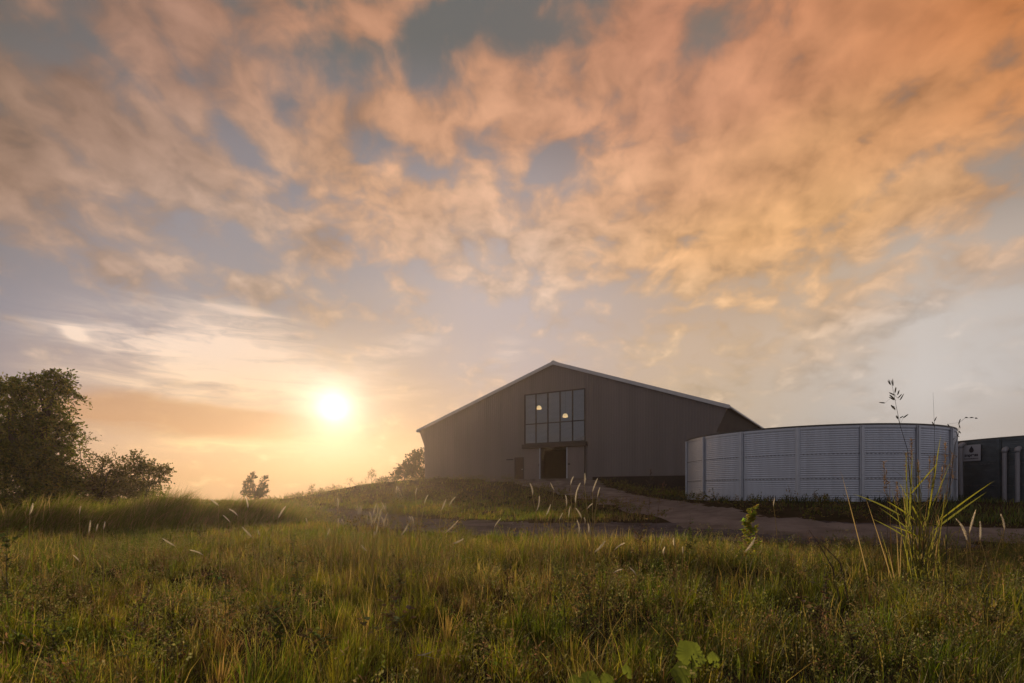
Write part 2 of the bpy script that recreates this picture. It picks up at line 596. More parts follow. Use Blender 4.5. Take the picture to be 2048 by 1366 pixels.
MT = {
    'soil': mat('soil', (.070, .048, .032), .95, 0, 0, 1.4, (.032, .028, .015), .6, 14, 0),
    'gravel': mat('gravel', (.14, .12, .13), .95, 0, 0, .9, (.07, .058, .06), .8, 40, 0),
    'track': mat('track', (.26, .215, .195), .95, 0, 0, .8, (.14, .112, .098), .6, 30, 0),
    'cladding': mat('cladding', (.195, .168, .158), .48, .25, 0, .5, (.160, .137, .128), 0, 30, .4, (2.2, 2.2, .12)),
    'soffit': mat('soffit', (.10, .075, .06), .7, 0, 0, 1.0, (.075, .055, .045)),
    'roof': mat('roof', (.42, .41, .41), .4, .5, .15, .8),
    'trim': mat('trim', (.62, .61, .60), .45, .1, .1, 2.0),
    'darksteel': mat('darksteel', (.035, .028, .025), .5, .3, .2, 3.0),
    'brownsteel': mat('brownsteel', (.05, .036, .028), .6, .1, .2, 3.0),
    'doorpanel': mat('doorpanel', (.22, .18, .165), .5, .2, .15, .8, None, 0, 30, .4, (1, 1, .3)),
    'timber': mat('timber', (.10, .06, .04), .7, 0, .35, 2.0, None, .2, 20, .4, (6, 6, .6)),
    'foundation': mat('foundation', (.045, .032, .026), .95, 0, .4, 1.5, None, .6, 10),
    'slab': mat('slab', (.07, .055, .045), .8, 0, .2, 1.5),
    'zinc': mat('zinc', (.52, .56, .63), .42, .72, 0, 1.6, (.45, .485, .545), 0, 30, .5, (3.2, 3.2, .22)),
    'zincpost': mat('zincpost', (.52, .55, .60), .42, .75, .12, 2.5),
    'zincdark': mat('zincdark', (.15, .18, .20), .45, .6, 0, 1.6, (.10, .125, .14), 0, 30, .5, (1, 1, 2.0)),
    'rim': mat('rim', (.10, .095, .09), .5, .5, .2, 3.0),
    'bolt': mat('bolt', (.24, .24, .26), .5, .6, .2, 8.0),
    'liner': mat('liner', (.05, .055, .06), .7, 0, .2, 1.0),
    'pvc': mat('pvc', (.33, .33, .36), .45, 0, .12, 3.0),
    'signboard': mat('signboard', (.46, .47, .52), .45, 0, .06, 3.0),
    'ink': mat('ink', (.012, .016, .035), .5, 0, .2, 5.0),
    'bark': mat('bark', (.075, .058, .043), .9, 0, .45, 6.0, None, .6, 25, .3, (4, 4, 1)),
    'twig': mat('twig', (.10, .06, .045), .85, 0, .4, 12.0),
    'leaf': leafmat('leaf', .52, .02),
    'blade': leafmat('blade', .62, .04),
    'fluff': leafmat('fluff', .62, .0),
}
m = bpy.data.materials.new('window_glass')
m.use_nodes = True
t = m.node_tree
t.nodes.clear()
ga, gb = t.nodes.new('ShaderNodeBsdfTransparent'), t.nodes.new('ShaderNodeBsdfGlossy')
ga.inputs[0].default_value = (.5, .56, .58, 1)
gb.inputs[0].default_value = (.86, .93, .97, 1)
gb.inputs['Roughness'].default_value = .03
gm, go = t.nodes.new('ShaderNodeMixShader'), t.nodes.new('ShaderNodeOutputMaterial')
gm.inputs[0].default_value = .15
t.links.new(ga.outputs[0], gm.inputs[1])
t.links.new(gb.outputs[0], gm.inputs[2])
t.links.new(gm.outputs[0], go.inputs[0])
MT['glass'] = m
m = bpy.data.materials.new('lit_dome')
m.use_nodes = True
p = m.node_tree.nodes['Principled BSDF']
p.inputs['Base Color'].default_value = (.8, .7, .5, 1)
p.inputs['Emission Color'].default_value = (1, .62, .27, 1)
p.inputs['Emission Strength'].default_value = 1.35
MT['lit'] = m
m = bpy.data.materials.new('lit_bulb')
m.use_nodes = True
p = m.node_tree.nodes['Principled BSDF']
p.inputs['Base Color'].default_value = (.8, .5, .25, 1)
p.inputs['Emission Color'].default_value = (1, .45, .14, 1)
p.inputs['Emission Strength'].default_value = .9
MT['bulb'] = m

# ------------------------------------------------------------------ lie of the land
DOOR = Vector((4.0, 50.0, 2.586))                 # middle of the barn door sill
G = Vector((.859, -.512, 0)).normalized()         # along the gable, towards its near corner
E = Vector((.555, .832, 0)).normalized()          # along the barn, away from us
TANK1, TANK1R, TANK1Z, TANK1H = Vector((14.68, 26.16, 0)), 5.70, .95, 2.97
TANK2, TANK2R, TANK2Z, TANK2H = Vector((27.8, 25.9, 0)), 5.94, .70, 3.03
TRACK = [(3.9, 49.6, 2.57), (5.2, 40, 1.72), (6.3, 31, 1.05), (6.5, 23, .64), (7.2, 17.5, .36), (9.6, 14.2, .2), (15, 12.9, .14), (26, 12.3, .15)]
ROAD = [(9.6, 14.2, .2), (5, 16.0, .14), (1.5, 17.4, .03), (-3, 20.5, .03), (-8, 26, .06), (-14, 34, .12), (-22, 44, .25), (-36, 55, .3)]
CP = [(x, y, 0.0) for x in (-12, -5, 2, 8) for y in (-4, 3, 8, 12)] + [(12, 7, .08), (17, 5, .15), (-4, 14.5, 0), (1, 14, 0)]
CP += TRACK + ROAD
for a in range(0, 360, 45):
    c, s = math.cos(R(a)), math.sin(R(a))
    CP.append((TANK1.x + 6.3 * c, TANK1.y + 6.3 * s, TANK1Z))
    CP.append((TANK2.x + 6.6 * c, TANK2.y + 6.6 * s, TANK2Z))
CP += [(14.68, 26.16, .95), (27.8, 25.9, .7), (11.6, 18.2, .62), (16, 17.0, .5), (22, 17, .42)]
CP += [(-10, 57.3, 2.72), (-12.8, 55, 2.45), (-16.4, 53, 1.9), (-18.4, 51.5, 1.4), (-20.7, 50, .72), (-24.5, 52, .38),
       (-5, 54, 2.6), (-1, 52.3, 2.55), (1.5, 51, 2.57), (7.4, 47.2, 2.45), (11, 45.2, 1.7), (14.4, 43.2, 1.05), (18, 40.5, .95),
       (-5, 43, 1.25), (-1, 38, .85), (-5.5, 33, .5), (-3, 27, .2), (3.6, 33, .95), (3.4, 24, .42), (1.5, 44, 1.7), (-12, 47, 1.5), (-12, 41, .75),
       (-16, 45, .7), (4, 58, 2.55), (10, 54, 2.5), (-5, 64, 2.6), (8, 68, 2.5), (18, 60, 2.2), (25, 42, 1.0), (38, 30, .8), (32, 60, 1.4), (-14, 62, 1.6), (-10, 72, 1.8),
       (-20, 20, .1), (-24, 26, .25), (-30, 32, .38), (-30, 45, .4), (-16, 15, .06), (-20, 10, .1), (-42, 60, .45), (-26, 62, .3), (-60, 60, .4), (-45, 30, .5)]
for a in range(0, 360, 30):
    for r_ in (95, 130):
        CP.append((r_ * math.sin(R(a)), r_ * math.cos(R(a)), .35 - .014 * (r_ - 62)))
CP = np.array(CP, dtype=float)


def _tps():
    n = len(CP)
    d = np.hypot(CP[:, None, 0] - CP[None, :, 0], CP[:, None, 1] - CP[None, :, 1])
    K = d ** 2 * np.log(d + 1e-9) + np.eye(n) * 6.0
    P = np.c_[np.ones(n), CP[:, :2]]
    A = np.block([[K, P], [P.T, np.zeros((3, 3))]])
    return np.linalg.solve(A, np.r_[CP[:, 2], 0, 0, 0])


TW = _tps()


def T0(x, y):
    x, y = np.atleast_1d(np.asarray(x, dtype=float)), np.atleast_1d(np.asarray(y, dtype=float))
    sh = x.shape
    x, y = x.ravel(), y.ravel()
    z = TW[-3] + TW[-2] * x + TW[-1] * y
    for (cx, cy, _), w in zip(CP, TW):
        d2 = (x - cx) ** 2 + (y - cy) ** 2
        z = z + w * d2 * 0.5 * np.log(d2 + 1e-9)
    r = np.hypot(x, y)
    w = smooth(r, 75, 125)
    z = np.where(w < 1, z, 0) * (1 - w) + w * (.35 - .014 * (r - 62))
    return z.reshape(sh)


def dist_line(x, y, line):
    d = np.full(np.shape(x), 1e9)
    for (x0, y0, _), (x1, y1, _) in zip(line[:-1], line[1:]):
        L2 = (x1 - x0) ** 2 + (y1 - y0) ** 2
        t_ = np.clip(((x - x0) * (x1 - x0) + (y - y0) * (y1 - y0)) / L2, 0, 1)
        d = np.minimum(d, np.hypot(x - x0 - t_ * (x1 - x0), y - y0 - t_ * (y1 - y0)))
    return d


def road_d(x, y):
    """signed distance to the edge of road or track, negative on it"""
    w = 1.6 * (fbm(x * .8, y * .8, 3, 4) - .5)
    return dist_line(x, y, ROAD) - 2.3 + w, dist_line(x, y, TRACK) - (1.55 + .7 * smooth(y, 22, 40) + 1.5 * smooth(y, 40, 48)) + w * .8


def T(x, y):
    x, y = np.atleast_1d(np.asarray(x, dtype=float)), np.atleast_1d(np.asarray(y, dtype=float))
    z = T0(x, y)
    a, b = road_d(x, y)
    off = smooth(np.minimum(a, b), -.3, 1.2)
    near = 1 - smooth(np.hypot(x, y), 40, 80)
    s_ = (x - DOOR.x) * G.x + (y - DOOR.y) * G.y
    d_ = (x - DOOR.x) * E.x + (y - DOOR.y) * E.y
    inb = smooth(d_, -1.2, .2) * (1 - smooth(np.abs(s_), 15, 17))
    pad = 1 - np.maximum(inb, np.maximum(1 - smooth(np.hypot(x - TANK1.x, y - TANK1.y), 6, 7.5), 1 - smooth(np.hypot(x - TANK2.x, y - TANK2.y), 6.2, 7.7)))
    z = z + (fbm(x * .35, y * .35, 21, 3) - .5) * .30 * off * near * pad
    z = z + (fbm(x * 1.6, y * 1.6, 31, 3) - .5) * (.03 + .10 * off) * near * pad
    for ln_, hw in ((ROAD, .8), (TRACK, .72)):
        q = dist_line(x, y, ln_)
        z = z - .05 * np.exp(-((q - hw) / .28) ** 2) * near * (.6 + .8 * fbm(x * .8, y * .8, 17, 2)) + .025 * np.exp(-(q / .35) ** 2) * near
    mound = smooth(z, .3, 1.0) * off * pad * (y > 24) * near
    z = z + (fbm(x * .9, y * .9, 41, 3) - .5) * .28 * mound
    return np.where(inb > .6, np.minimum(z, 2.50), z)


def tz(x, y):
    return float(T(x, y)[0])


def grid_axis(lo, hi, step, far):
    a = list(np.arange(lo, hi + 1e-6, step))
    s, v = step, hi
    while v < far:
        s *= 1.22
        v += s
        a.append(v)
    s, v, pre = step, lo, []
    while v > -far:
        s *= 1.22
        v -= s
        pre.append(v)
    return np.array(pre[::-1] + a)


gx, gy = grid_axis(-34, 34, .21, 122), grid_axis(0, 60, .21, 112)
GX, GY = np.meshgrid(gx, gy)
GZ = T(GX, GY)
nx, ny = len(gx), len(gy)
VV = np.c_[GX.ravel(), GY.ravel(), GZ.ravel()]
ii, jj = np.meshgrid(np.arange(nx - 1), np.arange(ny - 1))
q0 = (jj * nx + ii).ravel()
quads = np.c_[q0, q0 + 1, q0 + nx + 1, q0 + nx]
cx, cy = VV[quads, 0].mean(1), VV[quads, 1].mean(1)
ra, rb = road_d(cx, cy)
inbarn = ((cx - DOOR.x) * E.x + (cy - DOOR.y) * E.y) > -.2
on_road, on_track = (ra < 0) & (rb >= 0), (rb < 0) & ~inbarn


def sub_sheet(name, sel, m_, label, cat):
    f = quads[sel]
    u_, inv_ = np.unique(f, return_inverse=True)
    o = link(name, arrmesh(name, VV[u_], inv_.reshape(f.shape), smooth=True), m_)
    return tag(o, label, cat, kind='structure')


sub_sheet('ground', ~(on_road | on_track), MT['soil'], 'rough earth of the meadow, the mound and the land beyond', 'ground')
sub_sheet('gravel_road', on_road, MT['gravel'], 'flat grey gravel road crossing behind the meadow grass', 'road')
sub_sheet('dirt_track', on_track, MT['track'], 'worn track climbing from the gravel road to the barn door', 'track')

# loose stones lying on road and track
sx2, sy2 = rng.uniform(-24, 16, 9000), rng.uniform(12.5, 50, 9000)
a_, b_ = road_d(sx2, sy2)
k = (np.minimum(a_, b_) < .15) & (rng.uniform(0, 1, 9000) < .45)
sx2, sy2 = sx2[k], sy2[k]
n = len(sx2)
oc = np.array([(1, 0, 0), (0, 1, 0), (-1, 0, 0), (0, -1, 0), (0, 0, 1), (0, 0, -.6)], dtype=float)
of = np.array([(0, 1, 4), (1, 2, 4), (2, 3, 4), (3, 0, 4), (1, 0, 5), (2, 1, 5), (3, 2, 5), (0, 3, 5)])
sz = .012 + .045 * rng.beta(1, 5, n)
P = oc[None] * sz[:, None, None] * rng.uniform(.6, 1.3, (n, 6, 3)) * np.array([1.1, 1.1, .8])
an = rng.uniform(0, 6.28, n)
c, s_ = np.cos(an)[:, None], np.sin(an)[:, None]
P = np.stack([P[..., 0] * c - P[..., 1] * s_, P[..., 0] * s_ + P[..., 1] * c, P[..., 2]], -1)
P += np.stack([sx2, sy2, T(sx2, sy2) + sz * .25], -1)[:, None]
st_o = link('loose_gravel', arrmesh('loose_gravel', P.reshape(-1, 3), tris=(of[None] + (np.arange(n) * 6)[:, None, None]).reshape(-1, 3)), mat('stone', (.26, .23, .22), .9, 0, 0, 9.0, (.12, .10, .095)))
tag(st_o, 'loose stones scattered over the gravel road and the track', 'gravel', kind='stuff')

# ------------------------------------------------------------------ barn
barn = empty('barn', DOOR)
tag(barn, 'large dark metal clad barn with gable window and open sliding door', 'barn')
MB3 = Matrix((G, E, Vector((0, 0, 1)))).transposed()       # barn axes: along gable, into the barn, up


def bw(p):
    """barn axes -> the barn empty's own axes"""
    return MB3 @ Vector(p)


class BB(MB):
    def build(self, *a, **k):
        self.v = [tuple(bw(p)) for p in self.v]
        return super().build(*a, **k)


SL, SR, ZE, ZR, KL, KR, ZK = -16.7, 15.5, 5.62, 11.05, -15.85, 14.6, 3.62
DEPTH = 30.0


def roof_z(s):
    return ZR + (ZE - ZR) * (s / SL if s < 0 else s / SR)


def side_s(z):
    """outline of the gable at height z (left, right): upright, then flaring out to the eaves"""
    if z <= ZK:
        return KL, KR
    f = (z - ZK) / (ZE - ZK)
    return KL + (SL - KL) * f, KR + (SR - KR) * f


WIN = (-3.22, 3.22, 3.42, 8.33)
OPEN = [WIN, (-3.3, 3.4, 2.98, 3.42), (-1.36, 1.36, -.3, 2.98), (-4.30, -3.32, -.3, 2.16)]
# ribbed gable sheet: upright trapezoid ribs
prof = []
s = SL
while s < SR + .3:
    prof += [(s, 0), (s + .145, 0), (s + .165, -.013), (s + .215, -.013), (s + .235, 0)]
    s += .24
prof = sorted(set([(round(a, 4), b) for a, b in prof] + [(round(e_, 4), 0.0) for o_ in OPEN for e_ in o_[:2]] + [(KL, 0.), (KR, 0.), (0., 0.)]))
prof = [p for p in prof if SL <= p[0] <= SR]
prof = [(SL, 0.)] + prof + [(SR, 0.)]
gb_ = BB()


def low_z(s):
    """lower edge of the gable sheet: it slopes in under the flaring eaves"""
    if s < KL:
        return ZK + (ZE - ZK) * (s - KL) / (SL - KL)
    if s > KR:
        return ZK + (ZE - ZK) * (s - KR) / (SR - KR)
    return -1.0 if s < 3.9 else .14


for (s0, o0), (s1, o1) in zip(prof[:-1], prof[1:]):
    if s1 - s0 < 1e-4:
        continue
    mid = (s0 + s1) / 2
    cuts = sorted([(a[2], a[3]) for a in OPEN if a[0] - 1e-3 < mid < a[1] + 1e-3])
    z, segs = None, []
    for c0, c1 in cuts:
        segs.append((z, c0))
        z = c1
    segs.append((z, None))
    for za, zb in segs:
        a0, a1 = (low_z(s0), low_z(s1)) if za is None else (za, za)
        b0, b1 = (roof_z(s0), roof_z(s1)) if zb is None else (zb, zb)
        if b0 - a0 < 1e-3 and b1 - a1 < 1e-3:
            continue
        gb_.add([(s0, o0, a0), (s1, o1, a1), (s1, o1, b1), (s0, o0, b0)], [(0, 1, 2, 3)])
gb_.build('gable_wall', MT['cladding'], barn)

sb = BB()                                                     # long side walls and rear, upright part
for k_, sgn in ((KL, -1), (KR, 1)):
    y, pv = 0.01, None
    while y < DEPTH:
        for dy_, off in ((0, 0), (.145, 0), (.165, .03), (.215, .03), (.235, 0)):
            p = (k_ + sgn * off, min(y + dy_, DEPTH))
            if pv:
                sb.add([(pv[0], pv[1], -1.2), (p[0], p[1], -1.2), (p[0], p[1], ZK), (pv[0], pv[1], ZK)], [(0, 1, 2, 3)])
            pv = p
        y += .24
sb.add([(KL, DEPTH, -1), (KR, DEPTH, -1), (KR, DEPTH, ZK), (SR, DEPTH, ZE), (0, DEPTH, ZR), (SL, DEPTH, ZE), (KL, DEPTH, ZK)], [(0, 1, 2, 3, 4, 5, 6)])
sb.build('side_wall', MT['cladding'], barn)
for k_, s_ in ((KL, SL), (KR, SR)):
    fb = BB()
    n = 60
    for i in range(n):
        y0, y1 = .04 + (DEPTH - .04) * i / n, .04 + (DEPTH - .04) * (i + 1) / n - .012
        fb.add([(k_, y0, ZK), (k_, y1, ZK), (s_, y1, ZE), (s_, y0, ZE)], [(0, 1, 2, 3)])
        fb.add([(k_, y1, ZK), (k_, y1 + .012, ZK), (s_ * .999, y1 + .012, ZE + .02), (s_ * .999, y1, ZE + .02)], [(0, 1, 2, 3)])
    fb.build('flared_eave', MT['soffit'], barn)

rb_ = BB()                                                    # two roof slopes with ribs running down the fall
for e_, sgn in ((SL, -1), (SR, 1)):
    es = e_ + sgn * .12
    zs = ZR + (ZE - ZR) * es / e_
    pv, y = None, -.22
    while y < DEPTH + .2:
        for dy_, off in ((0, .03), (.30, .03), (.33, .075), (.39, .075), (.42, .03)):
            p = (min(y + dy_, DEPTH + .2), off)
            if pv and p[0] > pv[0]:
                rb_.add([(0, pv[0], ZR + pv[1]), (0, p[0], ZR + p[1]), (es, p[0], zs + p[1]), (es, pv[0], zs + pv[1])], [(0, 1, 2, 3)])
            pv = p
        y += .45
rb_.build('roof', MT['roof'], barn)
tb = BB()                                                     # barge flashing along both slopes of the gable
for e_, sgn in ((SL, -1), (SR, 1)):
    es = e_ + sgn * .16
    zs = ZR + (ZE - ZR) * es / e_
    a, b = Vector((0, 0, ZR)), Vector((es, 0, zs))
    u_ = (b - a).normalized()
    n_ = Vector((-u_.z, 0, u_.x)) * (1 if u_.x > 0 else -1)
    for y0, y1, h0, h1 in ((-.27, -.225, -.17, .125), (-.225, -.05, .085, .125)):
        c = []
        for p_ in (a, b):
            for y_ in (y0, y1):
                for h_ in (h0, h1):
                    q_ = p_ + n_ * h_
                    if p_ is a:
                        q_ = Vector((0, 0, ZR + h_ / abs(n_.z)))
                    c.append((q_.x, y_, q_.z))
        tb.add(c, [(0, 1, 3, 2), (4, 6, 7, 5), (0, 4, 5, 1), (2, 3, 7, 6), (0, 2, 6, 4), (1, 5, 7, 3)])
tb.build('barge_board', MT['trim'], barn)
BB().box(-.14, .14, -.29, DEPTH + .2, ZR + .10, ZR + .17).build('ridge_cap', MT['trim'], barn)
gt = BB()
for e_, sgn in ((SL, -1), (SR, 1)):
    gt.box(e_ + (.125 if sgn > 0 else -.27), e_ + (.27 if sgn > 0 else -.125), -.2, DEPTH, ZE - .20, ZE - .04, .02)
gt.build('gutter', MT['trim'], barn)
fo = BB().box(3.9, KR - .02, .03, .30, -2.6, .138)
fo.box(KR - .30, KR - .03, .30, DEPTH, -2.6, -1.25)
fo.build('foundation', MT['foundation'], barn)
BB().box(KL + .1, KR - .1, .31, DEPTH - .1, -.35, -.012).build('floor_slab', MT['slab'], barn)
BB().box(-5.0, 5.0, 7.0, 7.12, -.012, 3.4).build('doorway_dark_screen', MT['brownsteel'], barn)  # dark screen added behind the door to keep the opening dark

# gable window: five by two lights
wf = BB()
x0, x1, z0, z1 = WIN
fw = .10
wf.box(x0, x0 + fw, -.07, .06, z0, z1).box(x1 - fw, x1, -.07, .06, z0, z1)
wf.box(x0 + fw, x1 - fw, -.07, .06, z1 - fw, z1).box(x0 + fw, x1 - fw, -.07, .06, z0, z0 + fw)
zm = 5.38
xs = [x0 + (x1 - x0) * k / 5 for k in range(6)]
for k in range(1, 5):
    wf.box(xs[k] - .045, xs[k] + .045, -.06, .05, z0 + fw, z1 - fw)
for k in range(5):
    wf.box(xs[k] + (fw if k == 0 else .045), xs[k + 1] - (fw if k == 4 else .045), -.05, .045, zm - .045, zm + .045)
win = wf.build('window', MT['darksteel'], barn)
pg = BB()
for k in range(5):
    for za, zb in ((z0 + .06, zm), (zm, z1 - .06)):
        a_, b_ = xs[k] + .02, xs[k + 1] - .02
        tl = random.uniform(-.006, .006)
        pg.add([(a_, 0.0 + tl, za), (b_, 0.0 - tl, za), (b_, 0.004 - tl, zb), (a_, .004 + tl, zb)], [(0, 1, 2, 3)])
pg.build('pane', MT['glass'], win)
BB().box(-3.30, 3.46, -.42, -.035, 2.99, 3.40, .02).build('door_track_housing', MT['brownsteel'], barn)


def slide(a, b, handle_s):
    d = BB()
    s_, pv = a, None
    while s_ < b - 1e-3:
        for ds, off in ((0, 0), (.12, 0), (.135, -.022), (.165, -.022), (.18, 0)):
            p = (min(s_ + ds, b), off)
            if pv and p[0] > pv[0]:
                d.add([(pv[0], -.13 + pv[1], .04), (p[0], -.13 + p[1], .04), (p[0], -.13 + p[1], 2.97), (pv[0], -.13 + pv[1], 2.97)], [(0, 1, 2, 3)])
            pv = p
        s_ += .19
    d.box(a, b, -.125, -.09, .04, 2.97)
    o = d.build('sliding_door', MT['doorpanel'], barn)
    e0 = handle_s
    BB().box(e0 - .04, e0 + .04, -.19, -.085, .02, 2.98).build('edge_strip', MT['zincpost'], o)
    h = handle_s + (.16 if a > 0 else -.12)
    BB().box(h - .05, h + .17 if a > 0 else h + .05, -.23, -.17, 1.30, 1.44, .01).build('handle', MT['darksteel'], o)
    return o


slide(-3.17, -1.39, -1.43)
slide(1.39, 3.17, 1.43)
BB().box(3.17, 3.24, -.16, -.06, .02, 2.98).build('door_post', MT['darksteel'], barn)
pd = BB().box(-4.26, -3.36, -.02, .03, 0, 2.12).build('door', MT['timber'], barn)
BB().box(-4.33, -4.265, -.06, .05, 0, 2.19).box(-3.355, -3.29, -.06, .05, 0, 2.19).box(-4.265, -3.355, -.06, .05, 2.125, 2.19).build('frame', MT['brownsteel'], pd)
BB().box(-3.52, -3.40, -.09, -.02, .98, 1.03, .008).build('handle', MT['trim'], pd)
dl = BB().box(-5.22, -4.46, -.18, -.034, 1.93, 2.06, .015)
tag(dl.build('wall_light', MT['darksteel'], barn), 'unlit dark wall light beside the small door')
BB().box(-6.0, 3.2, -2.6, -.30, -.6, -.03).build('door_step', MT['track'], barn)

# two lit lamps hanging inside, seen through the window
for (u, v, Y, label) in ((1078, 815, 55.0, 'lit domed lamp hanging behind the tall upper panes, nearer the ridge'), (1130.5, 831, 53.0, 'lit domed lamp hanging lower, just above the window crossbar')):
    p_ = at(u, v, Y)
    lp = empty('pendant_lamp', p_)
    tag(lp, label, 'lamp', 'lit lamps hanging inside the barn')
    vs, fs, n = [], [], 20
    for i, (r_, z_) in enumerate(((.27, -.17), (.275, -.10), (.25, .03), (.20, .12), (.12, .18), (.03, .20))):
        for k in range(n):
            vs.append((r_ * math.cos(2 * math.pi * k / n), r_ * math.sin(2 * math.pi * k / n), z_))
    for i in range(5):
        for k in range(n):
            fs.append((i * n + k, i * n + (k + 1) % n, (i + 1) * n + (k + 1) % n, (i + 1) * n + k))
    MB().add(vs, fs).build('lamp_shade', MT['lit'], lp, True)
    MB().tube([(0, 0, .20), (0, 0, .26)], .05, 10).build('cap', MT['darksteel'], lp)
    MB().tube([(0, 0, -.02), (0, 0, -.12)], [.05, .06], 10).build('bulb', MT['bulb'], lp, True)
    s_ = (p_ - DOOR).dot(G)
    MB().tube([(0, 0, .26), (0, 0, DOOR.z + roof_z(s_) - p_.z)], .012, 6).build('cord', MT['darksteel'], lp)

# ------------------------------------------------------------------ water tanks


def ring(r0, r1, z0, z1, n=144):
    vs, fs = [], []
    for k in range(n):
        a = 2 * math.pi * k / n
        c, s_ = math.cos(a), math.sin(a)
        vs += [(r0 * c, r0 * s_, z0), (r1 * c, r1 * s_, z0), (r1 * c, r1 * s_, z1), (r0 * c, r0 * s_, z1)]
    for k in range(n):
        a, b = 4 * k, 4 * ((k + 1) % n)
        for i in range(4):
            fs.append((a + i, b + i, b + (i + 1) % 4, a + (i + 1) % 4))
    return vs, fs


def make_tank(name, label, pos, rad, z0, hgt, mwall, mpost, phase, nposts=16, pitch=.088):
    t_ = empty(name, (pos.x, pos.y, z0))
    tag(t_, label, 'water tank')
    rr = np.random.default_rng(3)
    ncor = int(round(hgt / pitch))
    nz = ncor * 8 + 1
    zz = np.linspace(0, hgt, nz)
    wave = .0031 * np.cos(zz / hgt * ncor * 2 * math.pi)
    n = nposts * 12
    a = np.arange(n) * 2 * math.pi / n
    dent = .004 * (fbm(np.cos(a)[None, :] * 5 + 9 + zz[:, None] * .2, np.sin(a)[None, :] * 5 + 9 + zz[:, None] * .8, 5, 3) - .5)
    r_ = rad + wave[:, None] + dent
    X, Y, Z = r_ * np.cos(a)[None, :], r_ * np.sin(a)[None, :], np.repeat(zz[:, None], n, 1)
    vs = np.c_[X.ravel(), Y.ravel(), Z.ravel()]
    i_, k_ = np.meshgrid(np.arange(nz - 1), np.arange(n), indexing='ij')
    a0, a1 = (i_ * n + k_).ravel(), (i_ * n + (k_ + 1) % n).ravel()
    link('tank_wall', arrmesh('tank_wall', vs, np.c_[a0, a1, a1 + n, a0 + n], smooth=True), mwall, t_)
    pb = MB()
    pb.box(-.085, .085, .0, .05, -.02, hgt + .02, .008).box(-.045, .045, .05, .085, -.02, hgt + .01, .008)
    proto = None
    for k in range(nposts):
        an = phase + 2 * math.pi * k / nposts
        if proto is None:
            o = proto = pb.build('post', mpost, t_)
        else:
            o = proto.copy()
            C.objects.link(o)
            o.parent = t_
        o.rotation_euler = (0, 0, an - math.pi / 2)
        o.location = ((rad + .012) * math.cos(an), (rad + .012) * math.sin(an), 0)
    vs, fs = ring(rad - .06, rad + .045, hgt + .02, hgt + .085)
    MB().add(vs, fs).build('rim', MT['rim'], t_)
    vs, fs = ring(rad + .014, rad + .030, hgt - .07, hgt + .018)
    MB().add(vs, fs).build('top_band', mpost, t_)
    vs, fs = ring(.05, rad - .07, hgt - .12, hgt - .05, 72)
    MB().add(vs, fs).build('cover', MT['liner'], t_)
    for zb in (hgt * .305, hgt * .635):
        nb = nposts * 15                        # lapped seam, knobbly with its bolts
        vs, fs, m_ = [], [], nb * 4
        for k in range(m_):
            an = phase + 2 * math.pi * k / m_
            big = k % 4 in (1, 2)
            hh, ro = (.014, .026) if big else (.002, .008)
            c, s_ = math.cos(an), math.sin(an)
            for r_, z_ in ((rad - .01, -hh), (rad + ro, -hh), (rad + ro, hh), (rad - .01, hh)):
                vs.append((r_ * c, r_ * s_, zb + z_))
        for k in range(m_):
            a, b = 4 * k, 4 * ((k + 1) % m_)
            for q in range(3):
                fs.append((a + q, b + q, b + q + 1, a + q + 1))
        MB().add(vs, fs).build('bolted_seam', MT['bolt'], t_)
    return t_


az1 = math.atan2(-TANK1.y, -TANK1.x)
tank_a = make_tank('water_tank', 'big round silver corrugated water tank beside the barn', TANK1, TANK1R, TANK1Z, TANK1H, MT['zinc'], MT['zincpost'], az1 - R(3.2))
vs, fs = ring(TANK1R + .02, TANK1R + .10, -.12, .02)
MB().add(vs, fs).build('base_ring', MT['zincpost'], tank_a)
tank_b = make_tank('water_tank', 'dark round corrugated tank half out of frame carrying the sign', TANK2, TANK2R, TANK2Z, TANK2H, MT['zincdark'], MT['zincdark'], math.atan2(-TANK2.y, -TANK2.x) + R(21.5))


def on_tank(u, v, pos, rad):
    """where the line of sight meets the tank's wall"""
    d = dir_of(u, v)
    h = Vector((d.x, d.y)).normalized()
    b = h.x * pos.x + h.y * pos.y
    q = b - math.sqrt(max(0, b * b - pos.x ** 2 - pos.y ** 2 + rad * rad))
    k = q / math.hypot(d.x, d.y)
    return Vector((d.x * k, d.y * k, CAMZ + d.z * k))


# sign
p_ = on_tank(1943, 906, TANK2, TANK2R + .06)
nrm = Vector((p_.x - TANK2.x, p_.y - TANK2.y, 0)).normalized()
sg = empty('tank_sign', p_, math.atan2(nrm.y, nrm.x) + math.pi / 2)
tag(sg, 'square white sign with a dark drop emblem fixed on the dark tank', 'sign')
W2, H2 = .42, .38
MB().box(-W2, W2, -.012, .012, -H2, H2, .006).build('board', MT['signboard'], sg)


def text(name, body, size, x, z, m_, parent, y=-.0165):
    cu = bpy.data.curves.new(name, 'FONT')
    cu.body, cu.size, cu.align_x, cu.align_y = body, size, 'CENTER', 'CENTER'
    cu.extrude, cu.offset = .002, .006
    tmp = bpy.data.objects.new(name, cu)
    C.objects.link(tmp)
    dg = bpy.context.evaluated_depsgraph_get()
    me = bpy.data.meshes.new_from_object(tmp.evaluated_get(dg))
    C.objects.unlink(tmp)
    bpy.data.objects.remove(tmp)
    me.materials.clear()
    o = link(name, me, m_, parent)
    o.rotation_euler = (R(90), 0, 0)
    o.location = (x, y, z)
    return o


